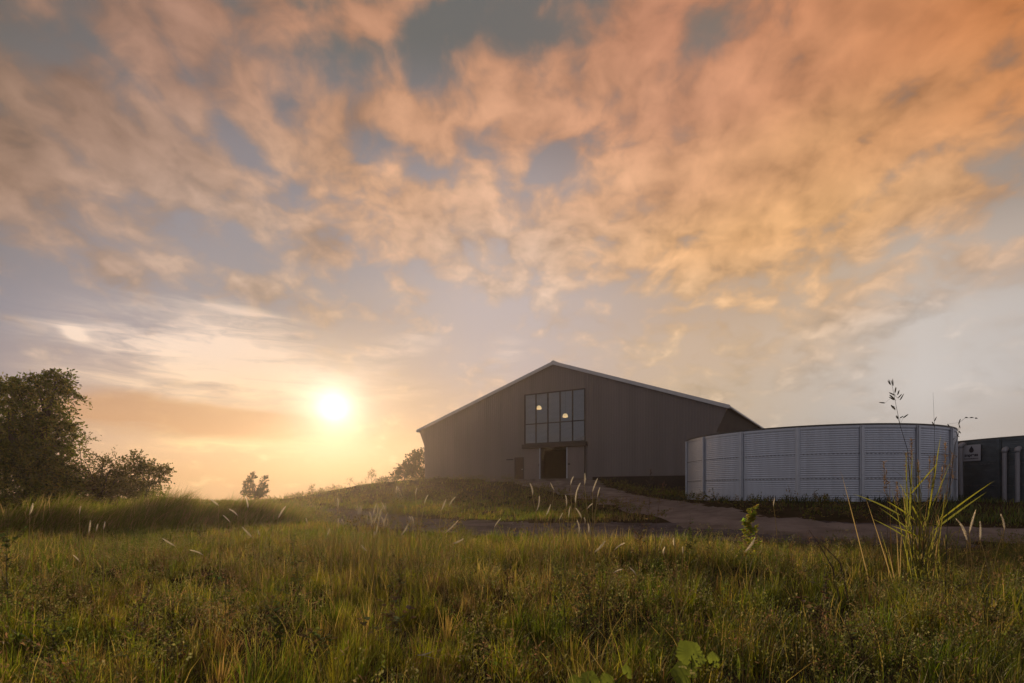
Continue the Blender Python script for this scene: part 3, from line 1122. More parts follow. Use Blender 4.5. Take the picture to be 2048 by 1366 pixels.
text('lettering', 'impress', .20, 0.0, -.10, MT['ink'], sg)
sp, xx = [], -.33                                # a line of print too small to read
while xx < .33:
    w_ = random.uniform(.018, .034)
    sp += [(xx, -.0165, -.285), (xx, -.0165, -.242 - random.uniform(0, .014)), (xx + w_, -.0165, -.242 - random.uniform(0, .014)), (xx + w_, -.0165, -.285)]
    xx += w_ + random.uniform(.008, .016)
sp += [(.33, -.0165, -.290), (-.33, -.0165, -.290)]
MB().add(sp, [tuple(range(len(sp)))]).build('small_print', MT['ink'], sg)
dv = []
for k in range(28):
    w = 2 * math.pi * k / 28
    r_ = .115 * (1 if math.sin(w) < 0 else 1)
    x_, z_ = r_ * math.cos(w), .115 * math.sin(w)
    if math.sin(w) > 0:
        x_ *= (1 - math.sin(w)) ** .55 if math.sin(w) < .999 else 0
        z_ = .20 * math.sin(w)
    dv.append((x_ + .01, -.0165, .13 + z_))
MB().add(dv, [tuple(range(28))]).build('drop_emblem', MT['ink'], sg)

# pipes standing against the dark tank
for u, vt, vb, off, lean, label in ((1921, 890, 1009, .22, .02, 'grey upright pipe in the gap between the two tanks'),
                                    (2009, 899, 1012, .16, 0, 'grey upright pipe on the dark tank, the one nearer the sign'),
                                    (2035, 898, 1012, .16, 0, 'grey upright pipe on the dark tank, at the picture edge')):
    a, b = on_tank(u, vt, TANK2, TANK2R + off), on_tank(u, vb, TANK2, TANK2R + off)
    b = Vector((a.x + lean * 2, a.y, max(tz(a.x, a.y) - .05, .3)))
    pp = empty('water_pipe', b)
    tag(pp, label, 'pipe', 'upright pipes at the dark tank')
    top = a - b
    inn = Vector((TANK2.x - a.x, TANK2.y - a.y, 0)).normalized()
    MB().tube([(0, 0, 0), (top.x, top.y, top.z - .05)], .085, 14).build('riser', MT['pvc'], pp, False)
    MB().tube([Vector((top.x, top.y, top.z - .14)), Vector((top.x, top.y, top.z - .04)), top + inn * .03 + Vector((0, 0, .01)), top + inn * .12 + Vector((0, 0, .03)), top + inn * (off + .02) + Vector((0, 0, .03))], .105, 14).build('elbow', MT['pvc'], pp, True)

# ------------------------------------------------------------------ grass


def blades(x, y, z, h, w, az, lean, col, face=None):
    """one bent three-step blade per entry, all in one mesh: vertices, quads, tris, colours"""
    n = len(x)
    x, y, z, h, w, az, lean = (np.asarray(a, dtype=np.float64) for a in (x, y, z, h, w, az, lean))
    fa = az + math.pi / 2 + rng.uniform(-.9, .9, n) if face is None else face
    t_ = np.array([0, .38, .72, 1.0])
    wd = np.array([.8, 1.0, .68, 0.0])
    hx, hy = np.cos(az), np.sin(az)
    px = x[:, None] + hx[:, None] * (lean * h)[:, None] * t_ ** 2
    py = y[:, None] + hy[:, None] * (lean * h)[:, None] * t_ ** 2
    pz = z[:, None] - .02 + h[:, None] * (t_ - .42 * np.minimum(lean, 1.3)[:, None] ** 2 * t_ ** 2.2)
    sx_, sy_ = np.cos(fa)[:, None] * w[:, None] * wd * .5, np.sin(fa)[:, None] * w[:, None] * wd * .5
    V_ = np.zeros((n, 7, 3))
    for k in range(3):
        V_[:, 2 * k] = np.stack([px[:, k] - sx_[:, k], py[:, k] - sy_[:, k], pz[:, k]], -1)
        V_[:, 2 * k + 1] = np.stack([px[:, k] + sx_[:, k], py[:, k] + sy_[:, k], pz[:, k]], -1)
    V_[:, 6] = np.stack([px[:, 3], py[:, 3], pz[:, 3]], -1)
    b = (np.arange(n) * 7)[:, None]
    q = np.concatenate([b + np.array([0, 1, 3, 2]), b + np.array([2, 3, 5, 4])])
    t3 = b + np.array([4, 5, 6])
    return V_.reshape(-1, 3), q, t3, np.repeat(col, 7, 0)


GREEN, OLIVE, STRAW, RUST = np.array([.112, .150, .007]), np.array([.205, .205, .010]), np.array([.36, .268, .065]), np.array([.20, .115, .034])


def grass_cols(x, y, bias=0.0, green=1.0):
    n = len(x)
    a = fbm(x * .45, y * .45, 51, 3) + bias
    b = fbm(x * 1.3, y * 1.3, 61, 3)
    u_ = rng.uniform(0, 1, n)
    c = np.where((u_ < .56 - 1.6 * (a - .5))[:, None], GREEN, OLIVE)
    st = rng.uniform(0, 1, n) < np.clip(.15 + 1.5 * (a - .5) + .6 * (b - .5), .05, .7)
    c = np.where(st[:, None], np.where((rng.uniform(0, 1, n) < .62)[:, None], STRAW, RUST), c)
    return c * rng.uniform(.6, 1.35, n)[:, None] * rng.uniform(.88, 1.12, (n, 3))


def scatter(x0, x1, y0, y1, n, cone=1.08, margin=1.6):
    """random spots inside the view's wedge of ground, with a margin either side"""
    x, y = rng.uniform(x0, x1, n), rng.uniform(y0, y1, n)
    k = np.abs(x) < y * cone + margin
    return x[k], y[k]


def wind(n, spread=1.0):
    return rng.normal(.35, 1.35 * spread, n)


MB_ = []


def field_part(x, y, hmin, hmax, w, col, lean=(.1, .8), clump=True):
    n = len(x)
    z = T(x, y)
    h = rng.uniform(hmin, hmax, n) * (.72 + .9 * (fbm(x * .8, y * .8, 71, 3) - .22))
    MB_.append(blades(x, y, z, h, w * rng.uniform(.65, 1.3, n), wind(n), rng.uniform(*lean, n) ** 1.2, col))


def flush(name, label, m_='blade'):
    off, V_, Q, T3, CL = 0, [], [], [], []
    for v_, q, t3, c in MB_:
        V_.append(v_)
        Q.append(q + off)
        T3.append(t3 + off)
        CL.append(c)
        off += len(v_)
    MB_.clear()
    o = link(name, arrmesh(name, np.concatenate(V_), np.concatenate(Q), np.concatenate(T3), np.concatenate(CL)), MT[m_])
    return tag(o, label, 'grass', kind='stuff')


def offroad(x, y, edge=.15, fringe=1.2, seed=1):
    a, b = road_d(x, y)
    d = np.minimum(a, b)
    return rng.uniform(0, 1, len(x)) < smooth(d, -edge, fringe)


def tufty(x, y, seed, lo, hi, f=1.7):
    return rng.uniform(0, 1, len(x)) < smooth(fbm(x * f, y * f, seed, 3), lo, hi)


# meadow in front of the road: tufts, each with its own height, lean and colour, denser towards us
def tufts(y0, y1, per, blades_, h0, h1, w, rad, bias=.02):
    xm = y1 * 1.06 + 1.4
    x, y = scatter(-xm, xm, y0, y1, int(per * 2 * xm * (y1 - y0)))
    k = offroad(x, y) & tufty(x, y, 81, .24, .56)
    x, y = x[k], y[k]
    n = len(x)
    hs = (.45 + .95 * rng.beta(2, 2.6, n)) * (.72 + .75 * (fbm(x * .7, y * .7, 71, 3) - .2))
    m_ = np.maximum(3, (blades_ * rng.uniform(.4, 1.6, n)).astype(int))
    id_ = np.repeat(np.arange(n), m_)
    N = len(id_)
    an = rng.uniform(0, 2 * math.pi, N)
    rr_ = np.abs(rng.normal(0, rad, N))
    bx_, by_ = x[id_] + rr_ * np.cos(an), y[id_] + rr_ * np.sin(an)
    k = offroad(bx_, by_, .05, .5)
    bx_, by_, an, id_, rr_ = bx_[k], by_[k], an[k], id_[k], rr_[k]
    N = len(id_)
    wd_ = rng.normal(.2, .7, n)[id_]                        # the tuft's own lean
    dx_, dy_ = np.cos(an) * .8 + np.cos(wd_) * .45, np.sin(an) * .8 + np.sin(wd_) * .45
    az_ = np.arctan2(dy_, dx_)
    le = np.clip(rng.normal(.42, .30, N) * (.5 + rr_ / rad * .5), .02, 1.25)
    h = rng.uniform(h0, h1, N) * hs[id_]
    tc_ = grass_cols(x, y, bias)
    bc_ = grass_cols(bx_, by_, bias)
    cc = np.where((rng.uniform(0, 1, N) < .62)[:, None], tc_[id_] * rng.uniform(.75, 1.25, N)[:, None], bc_)
    wt_ = w * rng.uniform(.55, 1.5, n)[id_] * rng.uniform(.7, 1.25, N)
    MB_.append(blades(bx_, by_, T(bx_, by_), h, wt_, az_, le, cc))


tufts(1.9, 4.2, 28, 74, .08, .34, .0045, .070)
tufts(4.2, 7.0, 22, 66, .09, .36, .0052, .080)
tufts(7.0, 10.5, 17, 50, .11, .38, .0072, .095)
tufts(10.5, 15.5, 12, 36, .11, .34, .0105, .11)
# a few stout broad leaved grasses close by
tufts(1.9, 5.0, 5.0, 22, .12, .30, .0095, .045, -.30)
# a low mat between the tufts
for y0, y1, dens, w in ((1.9, 5, 480, .006), (5, 9.5, 260, .009), (9.5, 15.5, 170, .013)):
    xm = y1 * 1.06 + 1.4
    x, y = scatter(-xm, xm, y0, y1, int(dens * 2 * xm * (y1 - y0)))
    k = offroad(x, y)
    x, y = x[k], y[k]
    field_part(x, y, .05, .17, w, grass_cols(x, y, .03), (.2, 1.2))
# the same meadow going on to either side and behind
for (xa, xb, ya, yb_, n) in ((-26, -1, -4, 16, 190000), (1, 26, -4, 14, 170000)):
    x, y = rng.uniform(xa, xb, n), rng.uniform(ya, yb_, n)
    e_ = np.abs(x) - (np.maximum(y, 0) * 1.06 + 1.4)
    k = (e_ > -.3) & (e_ < 9) & offroad(x, y) & tufty(x, y, 81, .10, .50) & (rng.uniform(0, 1, n) < np.where(e_ < 4, 1, .45))
    x, y = x[k], y[k]
    field_part(x, y, .10, .34, .011, grass_cols(x, y, .02))
# looser, longer stalks and thin straw standing above
x, y = scatter(-15, 15, 2.2, 13, 26000)
k = offroad(x, y, 0, .6) & tufty(x, y, 91, .35, .7, .9)
x, y = x[k], y[k]
c_ = np.where((rng.uniform(0, 1, len(x)) < .6)[:, None], STRAW, OLIVE) * rng.uniform(.7, 1.3, len(x))[:, None]
MB_.append(blades(x, y, T(x, y), rng.uniform(.22, .58, len(x)), .0042 * rng.uniform(.7, 1.3, len(x)) * (1 + y * .06), rng.uniform(-3.1, 3.1, len(x)), rng.uniform(.05, 1.1, len(x)), c_))
flush('meadow_grass', 'thick mixed green and straw coloured grass filling the meadow')

# taller wild tussocks along the gravel's edge
x, y, h = [], [], []
for u, Y, r_, n, hh in ((1150, 9.2, .55, 420, .62), (1215, 9.0, .5, 320, .55), (1075, 9.8, .5, 220, .45), (1275, 8.6, .5, 320, .60), (1330, 9.0, .6, 300, .5), (1420, 9.6, .6, 260, .45), (760, 9.4, .5, 460, .62), (705, 9.8, .4, 300, .5), (840, 9.0, .4, 180, .45),
                        (620, 10.5, .6, 220, .4), (560, 11, .7, 260, .4), (960, 10.4, .5, 160, .4), (1560, 9.4, .6, 200, .4), (1700, 9.2, .8, 260, .42), (1990, 8.6, .7, 260, .45), (60, 8.6, .8, 420, .65), (10, 7.6, .5, 260, .7), (1110, 10.2, .9, 520, .46), (1250, 10.4, .9, 520, .44), (1380, 10.8, .9, 480, .42), (900, 11, .8, 380, .36), (1000, 11.2, .8, 380, .36), (1500, 10.8, .9, 420, .40), (1640, 10.6, 1.0, 420, .40), (1130, 9.6, .7, 460, .62), (1190, 9.8, .7, 460, .66), (1290, 9.4, .8, 420, .58), (1350, 9.2, .7, 320, .52), (660, 12, .9, 480, .46), (760, 12, .8, 420, .42)):
    x.append(rng.normal((u - 1024) / FPX * Y, r_, n))
    y.append(rng.normal(Y, r_ * .7, n))
    h.append(hh * rng.uniform(.35, 1.15, n))
x, y, h = np.concatenate(x), np.concatenate(y), np.concatenate(h)
c_ = np.where((rng.uniform(0, 1, len(x)) < .45)[:, None], STRAW, np.where((rng.uniform(0, 1, len(x)) < .6)[:, None], GREEN * 1.1, RUST)) * rng.uniform(.7, 1.25, len(x))[:, None]
MB_.append(blades(x, y, T(x, y), h, .0075 * rng.uniform(.6, 1.4, len(x)), rng.uniform(-3.1, 3.1, len(x)), rng.uniform(.05, .95, len(x)), c_))
flush('tussock_grass', 'taller wild tussocks of grass along the gravel road edge')

# low fine leaved plants mixed into the meadow
x, y = scatter(-13, 13, 2.1, 12.5, 6500)
k = offroad(x, y, 0, .6) & tufty(x, y, 141, .34, .60, .8)
x, y = x[k], y[k]
z = T(x, y)
FORB = [[(.16, .17, .035), (.11, .14, .026)], [(.24, .145, .07), (.20, .15, .06)], [(.25, .23, .09), (.16, .17, .045)]]
forbs = []
xv, yv = rng.uniform(-24, 12, 5200), rng.uniform(15, 54, 5200)
ra_, rb_2 = road_d(xv, yv)
dv_ = np.minimum(ra_, rb_2)
s_ = (xv - DOOR.x) * G.x + (yv - DOOR.y) * G.y
d_ = (xv - DOOR.x) * E.x + (yv - DOOR.y) * E.y
k = (((dv_ > -.35) & (dv_ < .9) & (rng.uniform(0, 1, 5200) < .8)) | ((T(xv, yv) > .35) & (dv_ > 0) & tufty(xv, yv, 151, .40, .62, .6))) & ~((d_ > -.7) & (np.abs(s_) < 17)) & (np.hypot(xv - TANK1.x, yv - TANK1.y) > TANK1R + .4)
xv, yv = xv[k], yv[k]
zv = T(xv, yv)
verge = []
for a, b_, c in zip(xv, yv, zv):
    h_ = rng.uniform(.10, .34)
    verge.append(((a, b_, c + h_ * .8), (h_ * .8, h_ * .8, h_ * .8), int(rng.integers(3, 8))))
for kind in range(3):
    cl_ = []
    for a, b_, c in zip(x[kind::3], y[kind::3], z[kind::3]):
        h_ = rng.uniform(.08, .30)
        cl_.append(((a, b_, c + h_), (h_ * .55, h_ * .55, h_ * .8), int(rng.integers(4, 12))))
    forbs.append((cl_, FORB[kind], ((.022, .006), (.030, .004), (.018, .007))[kind]))


# grass of the left hand meadow reaching back, of the mound and of the bank by the tanks
for y0, y1, dens, h0, h1, w in ((15.5, 24, 210, .10, .30, .02), (24, 36, 90, .12, .34, .03), (36, 62, 34, .14, .40, .05)):
    xm = y1 * 1.06 + 2
    x, y = scatter(-xm, min(xm, 34), y0, y1, int(dens * (xm + min(xm, 34)) * (y1 - y0)))
    s_ = (x - DOOR.x) * G.x + (y - DOOR.y) * G.y
    d_ = (x - DOOR.x) * E.x + (y - DOOR.y) * E.y
    k = offroad(x, y, -.05, 1.6) & ~((d_ > -.6) & (np.abs(s_) < 17))
    k &= (np.hypot(x - TANK1.x, y - TANK1.y) > TANK1R + .12) & (np.hypot(x - TANK2.x, y - TANK2.y) > TANK2R + .2)
    ms = smooth(T(x, y), .25, .8)
    k &= (rng.uniform(0, 1, len(x)) > .78 * ms) & (tufty(x, y, 101, .36, .60, .7) | (rng.uniform(0, 1, len(x)) < .25 - .19 * ms))
    x, y = x[k], y[k]
    cc = grass_cols(x, y, .02)
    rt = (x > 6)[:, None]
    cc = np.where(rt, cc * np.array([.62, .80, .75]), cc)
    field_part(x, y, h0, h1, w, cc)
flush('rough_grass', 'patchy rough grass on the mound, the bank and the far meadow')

# the long wind-combed grass under the big tree
px_ = [(-17.5, 15.6), (-15.5, 17.6), (-13.6, 19.5), (-11.8, 22.5), (-13.5, 27.5), (-15.2, 33.0), (-17, 38.5)]
for i, (cx_, cy_) in enumerate(px_):
    n = (9000, 9500, 9500, 6500, 4200, 2600, 1800)[i]
    x, y = rng.normal(cx_, (1.9, 1.7, 1.6, 1.4, 1.8, 2.0, 2.0)[i], n), rng.normal(cy_, (1.0, 1.1, 1.2, 1.3, 2.2, 2.6, 2.6)[i], n)
    h = (1.15, 1.45, 1.50, 1.15, .95, .85, .65)[i] * (.45 + 1.1 * fbm(x * .55, y * .55, 131, 3)) * rng.uniform(.45, 1.05, n) * np.exp(-.12 * ((x - cx_) ** 2 + (y - cy_) ** 2) / 1.5)
    cc = np.where((rng.uniform(0, 1, n) < .72)[:, None], np.array([.155, .185, .014]), np.array([.36, .25, .10])) * rng.uniform(.6, 1.3, n)[:, None]
    MB_.append(blades(x, y, T(x, y), h, .016 * (1 + y / 40) * rng.uniform(.6, 1.2, n), rng.normal(.1, .55, n), rng.uniform(.25, .95, n), cc))
flush('tall_grass', 'waist high wind combed grass in front of the big tree')

# weeds along the foot of the tanks
x, y = [], []
for pos, rad, n in ((TANK1, TANK1R, 3600), (TANK2, TANK2R, 1500)):
    a = rng.uniform(0, 2 * math.pi, n)
    r_ = rad + .15 + np.abs(rng.normal(0, .55, n))
    x.append(pos.x + r_ * np.cos(a))
    y.append(pos.y + r_ * np.sin(a))
x, y = np.concatenate(x), np.concatenate(y)
k = tufty(x, y, 111, .35, .65, 1.2) & (np.hypot(x - TANK1.x, y - TANK1.y) > TANK1R + .12) & (np.hypot(x - TANK2.x, y - TANK2.y) > TANK2R + .12)
x, y = x[k], y[k]
MB_.append(blades(x, y, T(x, y), rng.uniform(.10, .42, len(x)), .03 * rng.uniform(.6, 1.3, len(x)), wind(len(x)), rng.uniform(.1, .9, len(x)),
                  np.array([.045, .062, .020]) * rng.uniform(.6, 1.3, len(x))[:, None]))
flush('weeds', 'low dark weeds growing along the foot of the tanks')

# ------------------------------------------------------------------ trees and shrubs


def leaf_cloud(clumps, spray=.55, leaf=(.11, .045), leaves=9, bias=(.25, 0, .1), droop=.35, cols=None, rg=None, fill=.5):
    """sprays of small leaves filling a set of ellipsoids (centre, radii, number of sprays)"""
    rg = rg or rng
    P0, D0, L0 = [], [], []
    for c, r, n in clumps:
        d = rg.normal(0, 1, (n, 3))
        d /= np.linalg.norm(d, axis=1)[:, None]
        rad = rg.uniform(0, 1, n) ** fill
        rad = rad * (1 + .22 * (rg.uniform(0, 1, n) - .5))
        P0.append(np.array(c) + d * rad[:, None] * np.array(r))
        dd = d + rg.normal(0, .5, (n, 3)) + np.array(bias)
        D0.append(dd / np.linalg.norm(dd, axis=1)[:, None])
        L0.append(spray * rg.uniform(.5, 1.25, n))
    P0, D0, L0 = np.concatenate(P0), np.concatenate(D0), np.concatenate(L0)
    n = len(P0)
    tt = np.linspace(.12, 1, leaves)
    base = P0[:, None, :] + D0[:, None, :] * (L0[:, None] * tt)[:, :, None]
    base[:, :, 2] -= droop * L0[:, None] * tt ** 2
    ax = D0[:, None, :] + rg.normal(0, .75, (n, leaves, 3))
    ax /= np.linalg.norm(ax, axis=2)[:, :, None]
    sd = np.cross(ax, rg.normal(0, 1, (n, leaves, 3)))
    sd /= np.linalg.norm(sd, axis=2)[:, :, None] + 1e-9
    ll = leaf[0] * rg.uniform(.6, 1.3, (n, leaves, 1))
    lw_ = leaf[1] * rg.uniform(.7, 1.3, (n, leaves, 1))
    base = base + rg.normal(0, spray * .07, base.shape)
    q = np.stack([base, base + ax * ll * .5 + sd * lw_, base + ax * ll, base + ax * ll * .5 - sd * lw_], 2).reshape(-1, 3)
    nq = n * leaves
    quads_ = np.arange(nq * 4).reshape(nq, 4)
    cl = np.repeat(np.array(cols)[rg.integers(0, len(cols), n)], leaves, 0) * rg.uniform(.65, 1.3, (nq, 1)) * rg.uniform(.9, 1.1, (nq, 3))
    # the sprays' own thin stems
    e = P0 + D0 * L0[:, None]
    e[:, 2] -= droop * L0
    s_ = np.cross(D0, rg.normal(0, 1, (n, 3)))
    s_ /= np.linalg.norm(s_, axis=1)[:, None] + 1e-9
    tw = leaf[1] * .16
    tv = np.stack([P0 - s_ * tw, P0 + s_ * tw, e], 1).reshape(-1, 3)
    tris_ = np.arange(n * 3).reshape(n, 3) + nq * 4
    tc_ = np.tile(np.array([[.06, .045, .03]]), (n * 3, 1))
    return np.concatenate([q, tv]), quads_, tris_, np.concatenate([np.repeat(cl, 4, 0), tc_])


for cl_, co_, lf_ in forbs:
    v_, q_, t_, c_ = leaf_cloud(cl_, spray=.16, leaf=lf_, leaves=9, bias=(0, 0, .9), droop=.15, cols=co_)
    MB_.append((v_, q_, t_, c_))
flush('undergrowth', 'low fine leaved plants growing through the meadow grass', 'leaf')

v_, q_, t_, c_ = leaf_cloud(verge, spray=.26, leaf=(.07, .018), leaves=8, bias=(0, 0, .9), droop=.15, cols=[(.15, .15, .02), (.11, .12, .018), (.22, .16, .05), (.17, .12, .04)])
MB_.append((v_, q_, t_, c_))
flush('mound_weeds', 'ragged weeds on the mound and along the road verges', 'leaf')

LEAFC = [(.08, .08, .012), (.11, .10, .015), (.055, .056, .010), (.15, .12, .022)]


def plant(name, label, cat, base, clumps, trunk_r=.12, group=None, crown='crown', stem='trunk', limbs=True, seed=1, lean=(0, 0), **kw):
    base = Vector(base)
    rt = empty(name, base)
    tag(rt, label, cat, group)
    rg = np.random.default_rng(seed)
    cl = [(np.array(c) - np.array(base), r, n) for c, r, n in clumps]
    kw.setdefault('cols', LEAFC)
    v_, q, t3, c = leaf_cloud(cl, rg=rg, **kw)
    link(crown, arrmesh(crown, v_, q, t3, c), MT['leaf'], rt)
    mb_ = MB()
    top = np.mean([c_ for c_, _, _ in cl], 0)
    fork = Vector((top[0] * .35 + lean[0], top[1] * .35 + lean[1], max(.25, top[2] * .42)))
    mb_.tube([(0, 0, -.25), (fork.x * .3, fork.y * .3, fork.z * .5), fork], [trunk_r * 1.25, trunk_r, trunk_r * .8], 9)
    for c_, r_, _ in cl:
        c_ = Vector(c_)
        for q_ in range(2 if limbs else 1):
            e_ = c_ + Vector(rg.normal(0, .55, 3)) * Vector(r_).length * .45
            m_ = fork.lerp(e_, .5) + Vector(rg.normal(0, .12, 3)) * (e_ - fork).length + Vector((0, 0, .06 * (e_ - fork).length))
            mb_.tube([fork * .9, m_, e_], [trunk_r * .55, trunk_r * .32, trunk_r * .08], 6)
    mb_.build(stem, MT['bark'], rt, True)
    return rt


def cl(u, v, Y, ru, rv, n, rd=None):
    """a clump of crown: centre and half width / half height as seen, plus real depth"""
    p = at(u, v, Y)
    k = Y / FPX
    return (tuple(p), (ru * k, (rd or (ru + rv) / 2) * k, rv * k), n)


b = (-22.0, 24.2, tz(-22.0, 24.2))
plant('tree', 'big dark leaning tree with feathery leaves at the meadow edge', 'tree', b,
      [cl(25, 790, 24, 44, 16, 120), cl(90, 766, 24, 40, 13, 110), cl(110, 748, 24, 18, 5, 30), cl(60, 770, 24.4, 30, 10, 60), cl(-10, 770, 24.5, 40, 12, 90), cl(118, 792, 24, 34, 7, 60), cl(-40, 830, 25, 60, 40, 200),
       cl(50, 825, 23.8, 50, 16, 130), cl(108, 822, 24, 30, 8, 55), cl(5, 860, 23.4, 60, 22, 200), cl(80, 856, 23.6, 46, 14, 110), cl(124, 852, 24, 20, 9, 40), cl(143, 872, 23.8, 9, 16, 22),
       cl(20, 905, 23, 70, 22, 240), cl(92, 893, 23.4, 44, 16, 130), cl(60, 940, 23, 70, 22, 260), cl(112, 930, 23.3, 30, 14, 80), cl(40, 985, 22.5, 80, 30, 330), cl(112, 965, 23.2, 34, 18, 120), cl(-40, 920, 22.6, 50, 50, 240)],
      trunk_r=.26, seed=3, spray=.62, leaf=(.14, .034), leaves=14, bias=(.85, 0, .05), droop=.50, fill=.5,
      cols=[(.085, .108, .009), (.125, .135, .012), (.045, .060, .008), (.22, .19, .025)])
plant('shrub', 'spiky half bare shrub beside the big tree with two thin arms reaching up', 'shrub', (-20.6, 26.5, tz(-20.6, 26.5)),
      [cl(165, 960, 26.5, 22, 22, 60), cl(202, 940, 26.5, 26, 20, 90), cl(180, 980, 26, 52, 18, 150), cl(228, 935, 26.5, 16, 20, 40), cl(158, 885, 26.5, 16, 18, 16), cl(176, 915, 26.5, 14, 14, 16)],
      trunk_r=.08, seed=5, crown='foliage', stem='stem', group='shrubs right of the big tree', spray=.55, leaf=(.12, .026), leaves=10, bias=(.4, 0, .55), droop=.10)
plant('shrub', 'low ragged shrub between the big tree and the rounded shrub', 'shrub', (-19.8, 27.5, tz(-19.8, 27.5)),
      [cl(150, 985, 27, 40, 26, 200), cl(215, 975, 27, 40, 22, 200), cl(120, 1000, 26, 40, 22, 180), cl(245, 988, 27.5, 24, 12, 90), cl(190, 962, 27, 22, 16, 70)],
      trunk_r=.05, seed=15, crown='foliage', stem='stem', group='shrubs right of the big tree', spray=.5, leaf=(.12, .032), leaves=10, bias=(.5, 0, .4), droop=.15)
plant('shrub', 'rounded shrub with broad leaves, at the right end beside the tall grass', 'shrub', (-20.5, 29.5, tz(-20.5, 29.5)),
      [cl(262, 948, 29.5, 26, 18, 90), cl(303, 948, 29.5, 26, 22, 120), cl(240, 970, 29.5, 30, 22, 100), cl(275, 982, 29, 50, 20, 150), cl(268, 922, 29.5, 17, 12, 50), cl(318, 945, 29.5, 14, 18, 40)],
      trunk_r=.08, seed=6, crown='foliage', stem='stem', group='shrubs right of the big tree', spray=.42, leaf=(.12, .05), leaves=8, bias=(.25, 0, .2), droop=.15)
yb = 58.0
pb_ = at(510, 1000, yb)
plant('small_tree', 'small lone tree with a split crown on the skyline', 'tree', (pb_.x, yb, tz(pb_.x, yb)),
      [cl(498, 974, yb, 9, 12, 70), cl(492, 987, yb, 7, 7, 40), cl(527, 976, yb, 5, 14, 60), cl(514, 992, yb, 12, 6, 60), cl(506, 955, yb, 5, 6, 26), cl(531, 958, yb, 2.5, 6, 14), cl(519, 984, yb, 5, 7, 30), cl(500, 962, yb, 4, 6, 18)],
      trunk_r=.10, seed=8, spray=.40, leaf=(.16, .055), leaves=9, cols=[(.03, .032, .008), (.045, .042, .010)], bias=(.1, 0, .9), droop=.1)
yb = 60.5
plant('bush', 'large round bush at the barn\'s far corner', 'bush', (-12.6, yb, tz(-12.6, yb)),
      [cl(825, 928, yb, 16, 14, 150), cl(843, 913, yb, 14, 12, 110), cl(808, 940, yb, 14, 11, 120), cl(835, 945, yb, 22, 14, 190), cl(793, 951, yb, 8, 7, 40), cl(830, 908, yb, 8, 6, 30)],
      trunk_r=.10, seed=9, crown='foliage', stem='stem', cols=[(.04, .042, .010), (.065, .06, .014)], spray=.40, leaf=(.17, .08), leaves=8, bias=(0, 0, .2), droop=.1)
for u, v0, v1, Y, n, sd, label in ((744, 968, 938, 54.5, 46, 12, 'thin sapling with a sparse tuft of leaves on the mound crest'),
                                   (700, 976, 957, 53, 9, 13, 'bare forked twig of a sapling standing on the mound crest'),
                                   (625, 992, 972, 51, 22, 14, 'low sparse sapling on the left foot of the mound')):
    p_ = at(u, v0, Y)
    zz_ = tz(p_.x, Y)
    h_ = CAMZ + (HORIZ - v1) / FPX * Y - zz_
    k_ = h_ * .32
    plant('sapling', label, 'sapling', (p_.x, Y, zz_), [((p_.x, Y, zz_ + h_ * .72), (k_ * .55, k_ * .55, k_ * .85), n), ((p_.x - .2, Y, zz_ + h_ * .5), (k_ * .5, k_ * .5, k_ * .5), n // 2 + 2)],
          trunk_r=.025, seed=sd, crown='foliage', stem='stem', group='saplings along the mound crest', spray=.30, leaf=(.10, .03), leaves=4, bias=(0, 0, .6), droop=.05)
for i, (u, v0, Y, w_, h_, label) in enumerate(((770, 966, 54, 1.1, .55, 'low bush on the crest beside the barn corner bush'), (880, 958, 50, .8, .35, 'low scrub growing at the foot of the barn wall, left of the small door'), (905, 1010, 33, 1.3, .5, 'dark low scrub halfway down the mound slope'),
                                               (830, 990, 40, 1.6, .6, 'bushy scrub on the sunny side of the mound'), (735, 990, 44, 1.4, .55, 'pale scrub on the left shoulder of the mound'))):
    x_ = (u - 1024) / FPX * Y
    z_ = tz(x_, Y)
    plant('scrub', label, 'bush', (x_, Y, z_), [((x_, Y, z_ + h_ * .45), (w_, w_ * .7, h_ * .5), 120), ((x_ + w_ * .6, Y + .2, z_ + h_ * .4), (w_ * .6, w_ * .5, h_ * .45), 60)],
          trunk_r=.03, seed=20 + i, crown='foliage', stem='stem', group='scrub on the mound', spray=.25, leaf=(.10, .03), leaves=7, bias=(0, 0, .5), droop=.05, cols=[(.075, .075, .022), (.055, .062, .02), (.12, .09, .04)])

# ------------------------------------------------------------------ single meadow plants


def ribbon(mv, p0, d, L, w, droop, up=(0, 0, 1), n=6, col=(.1, .1, .02), out=None):
    """a long tapering grass leaf or stalk as a folded strip"""
    V_, F_, K_ = out
    p0, d = Vector(p0), Vector(d).normalized()
    s_ = d.cross(Vector(up))
    if s_.length < .05:
        s_ = Vector((1, 0, 0))
    s_.normalize()
    b0 = len(V_)
    for i in range(n + 1):
        t_ = i / n
        c = p0 + d * (L * t_) + Vector((0, 0, -droop * L * t_ * t_))
        ww = w * .5 * min(1, .45 + 2.2 * t_) * (1 - t_ ** 2.4)
        V_ += [c - s_ * ww, c + Vector((0, 0, -ww * .5)), c + s_ * ww]
        K_ += [col] * 3
    for i in range(n):
        a = b0 + 3 * i
        F_ += [(a, a + 1, a + 4, a + 3), (a + 1, a + 2, a + 5, a + 4)]


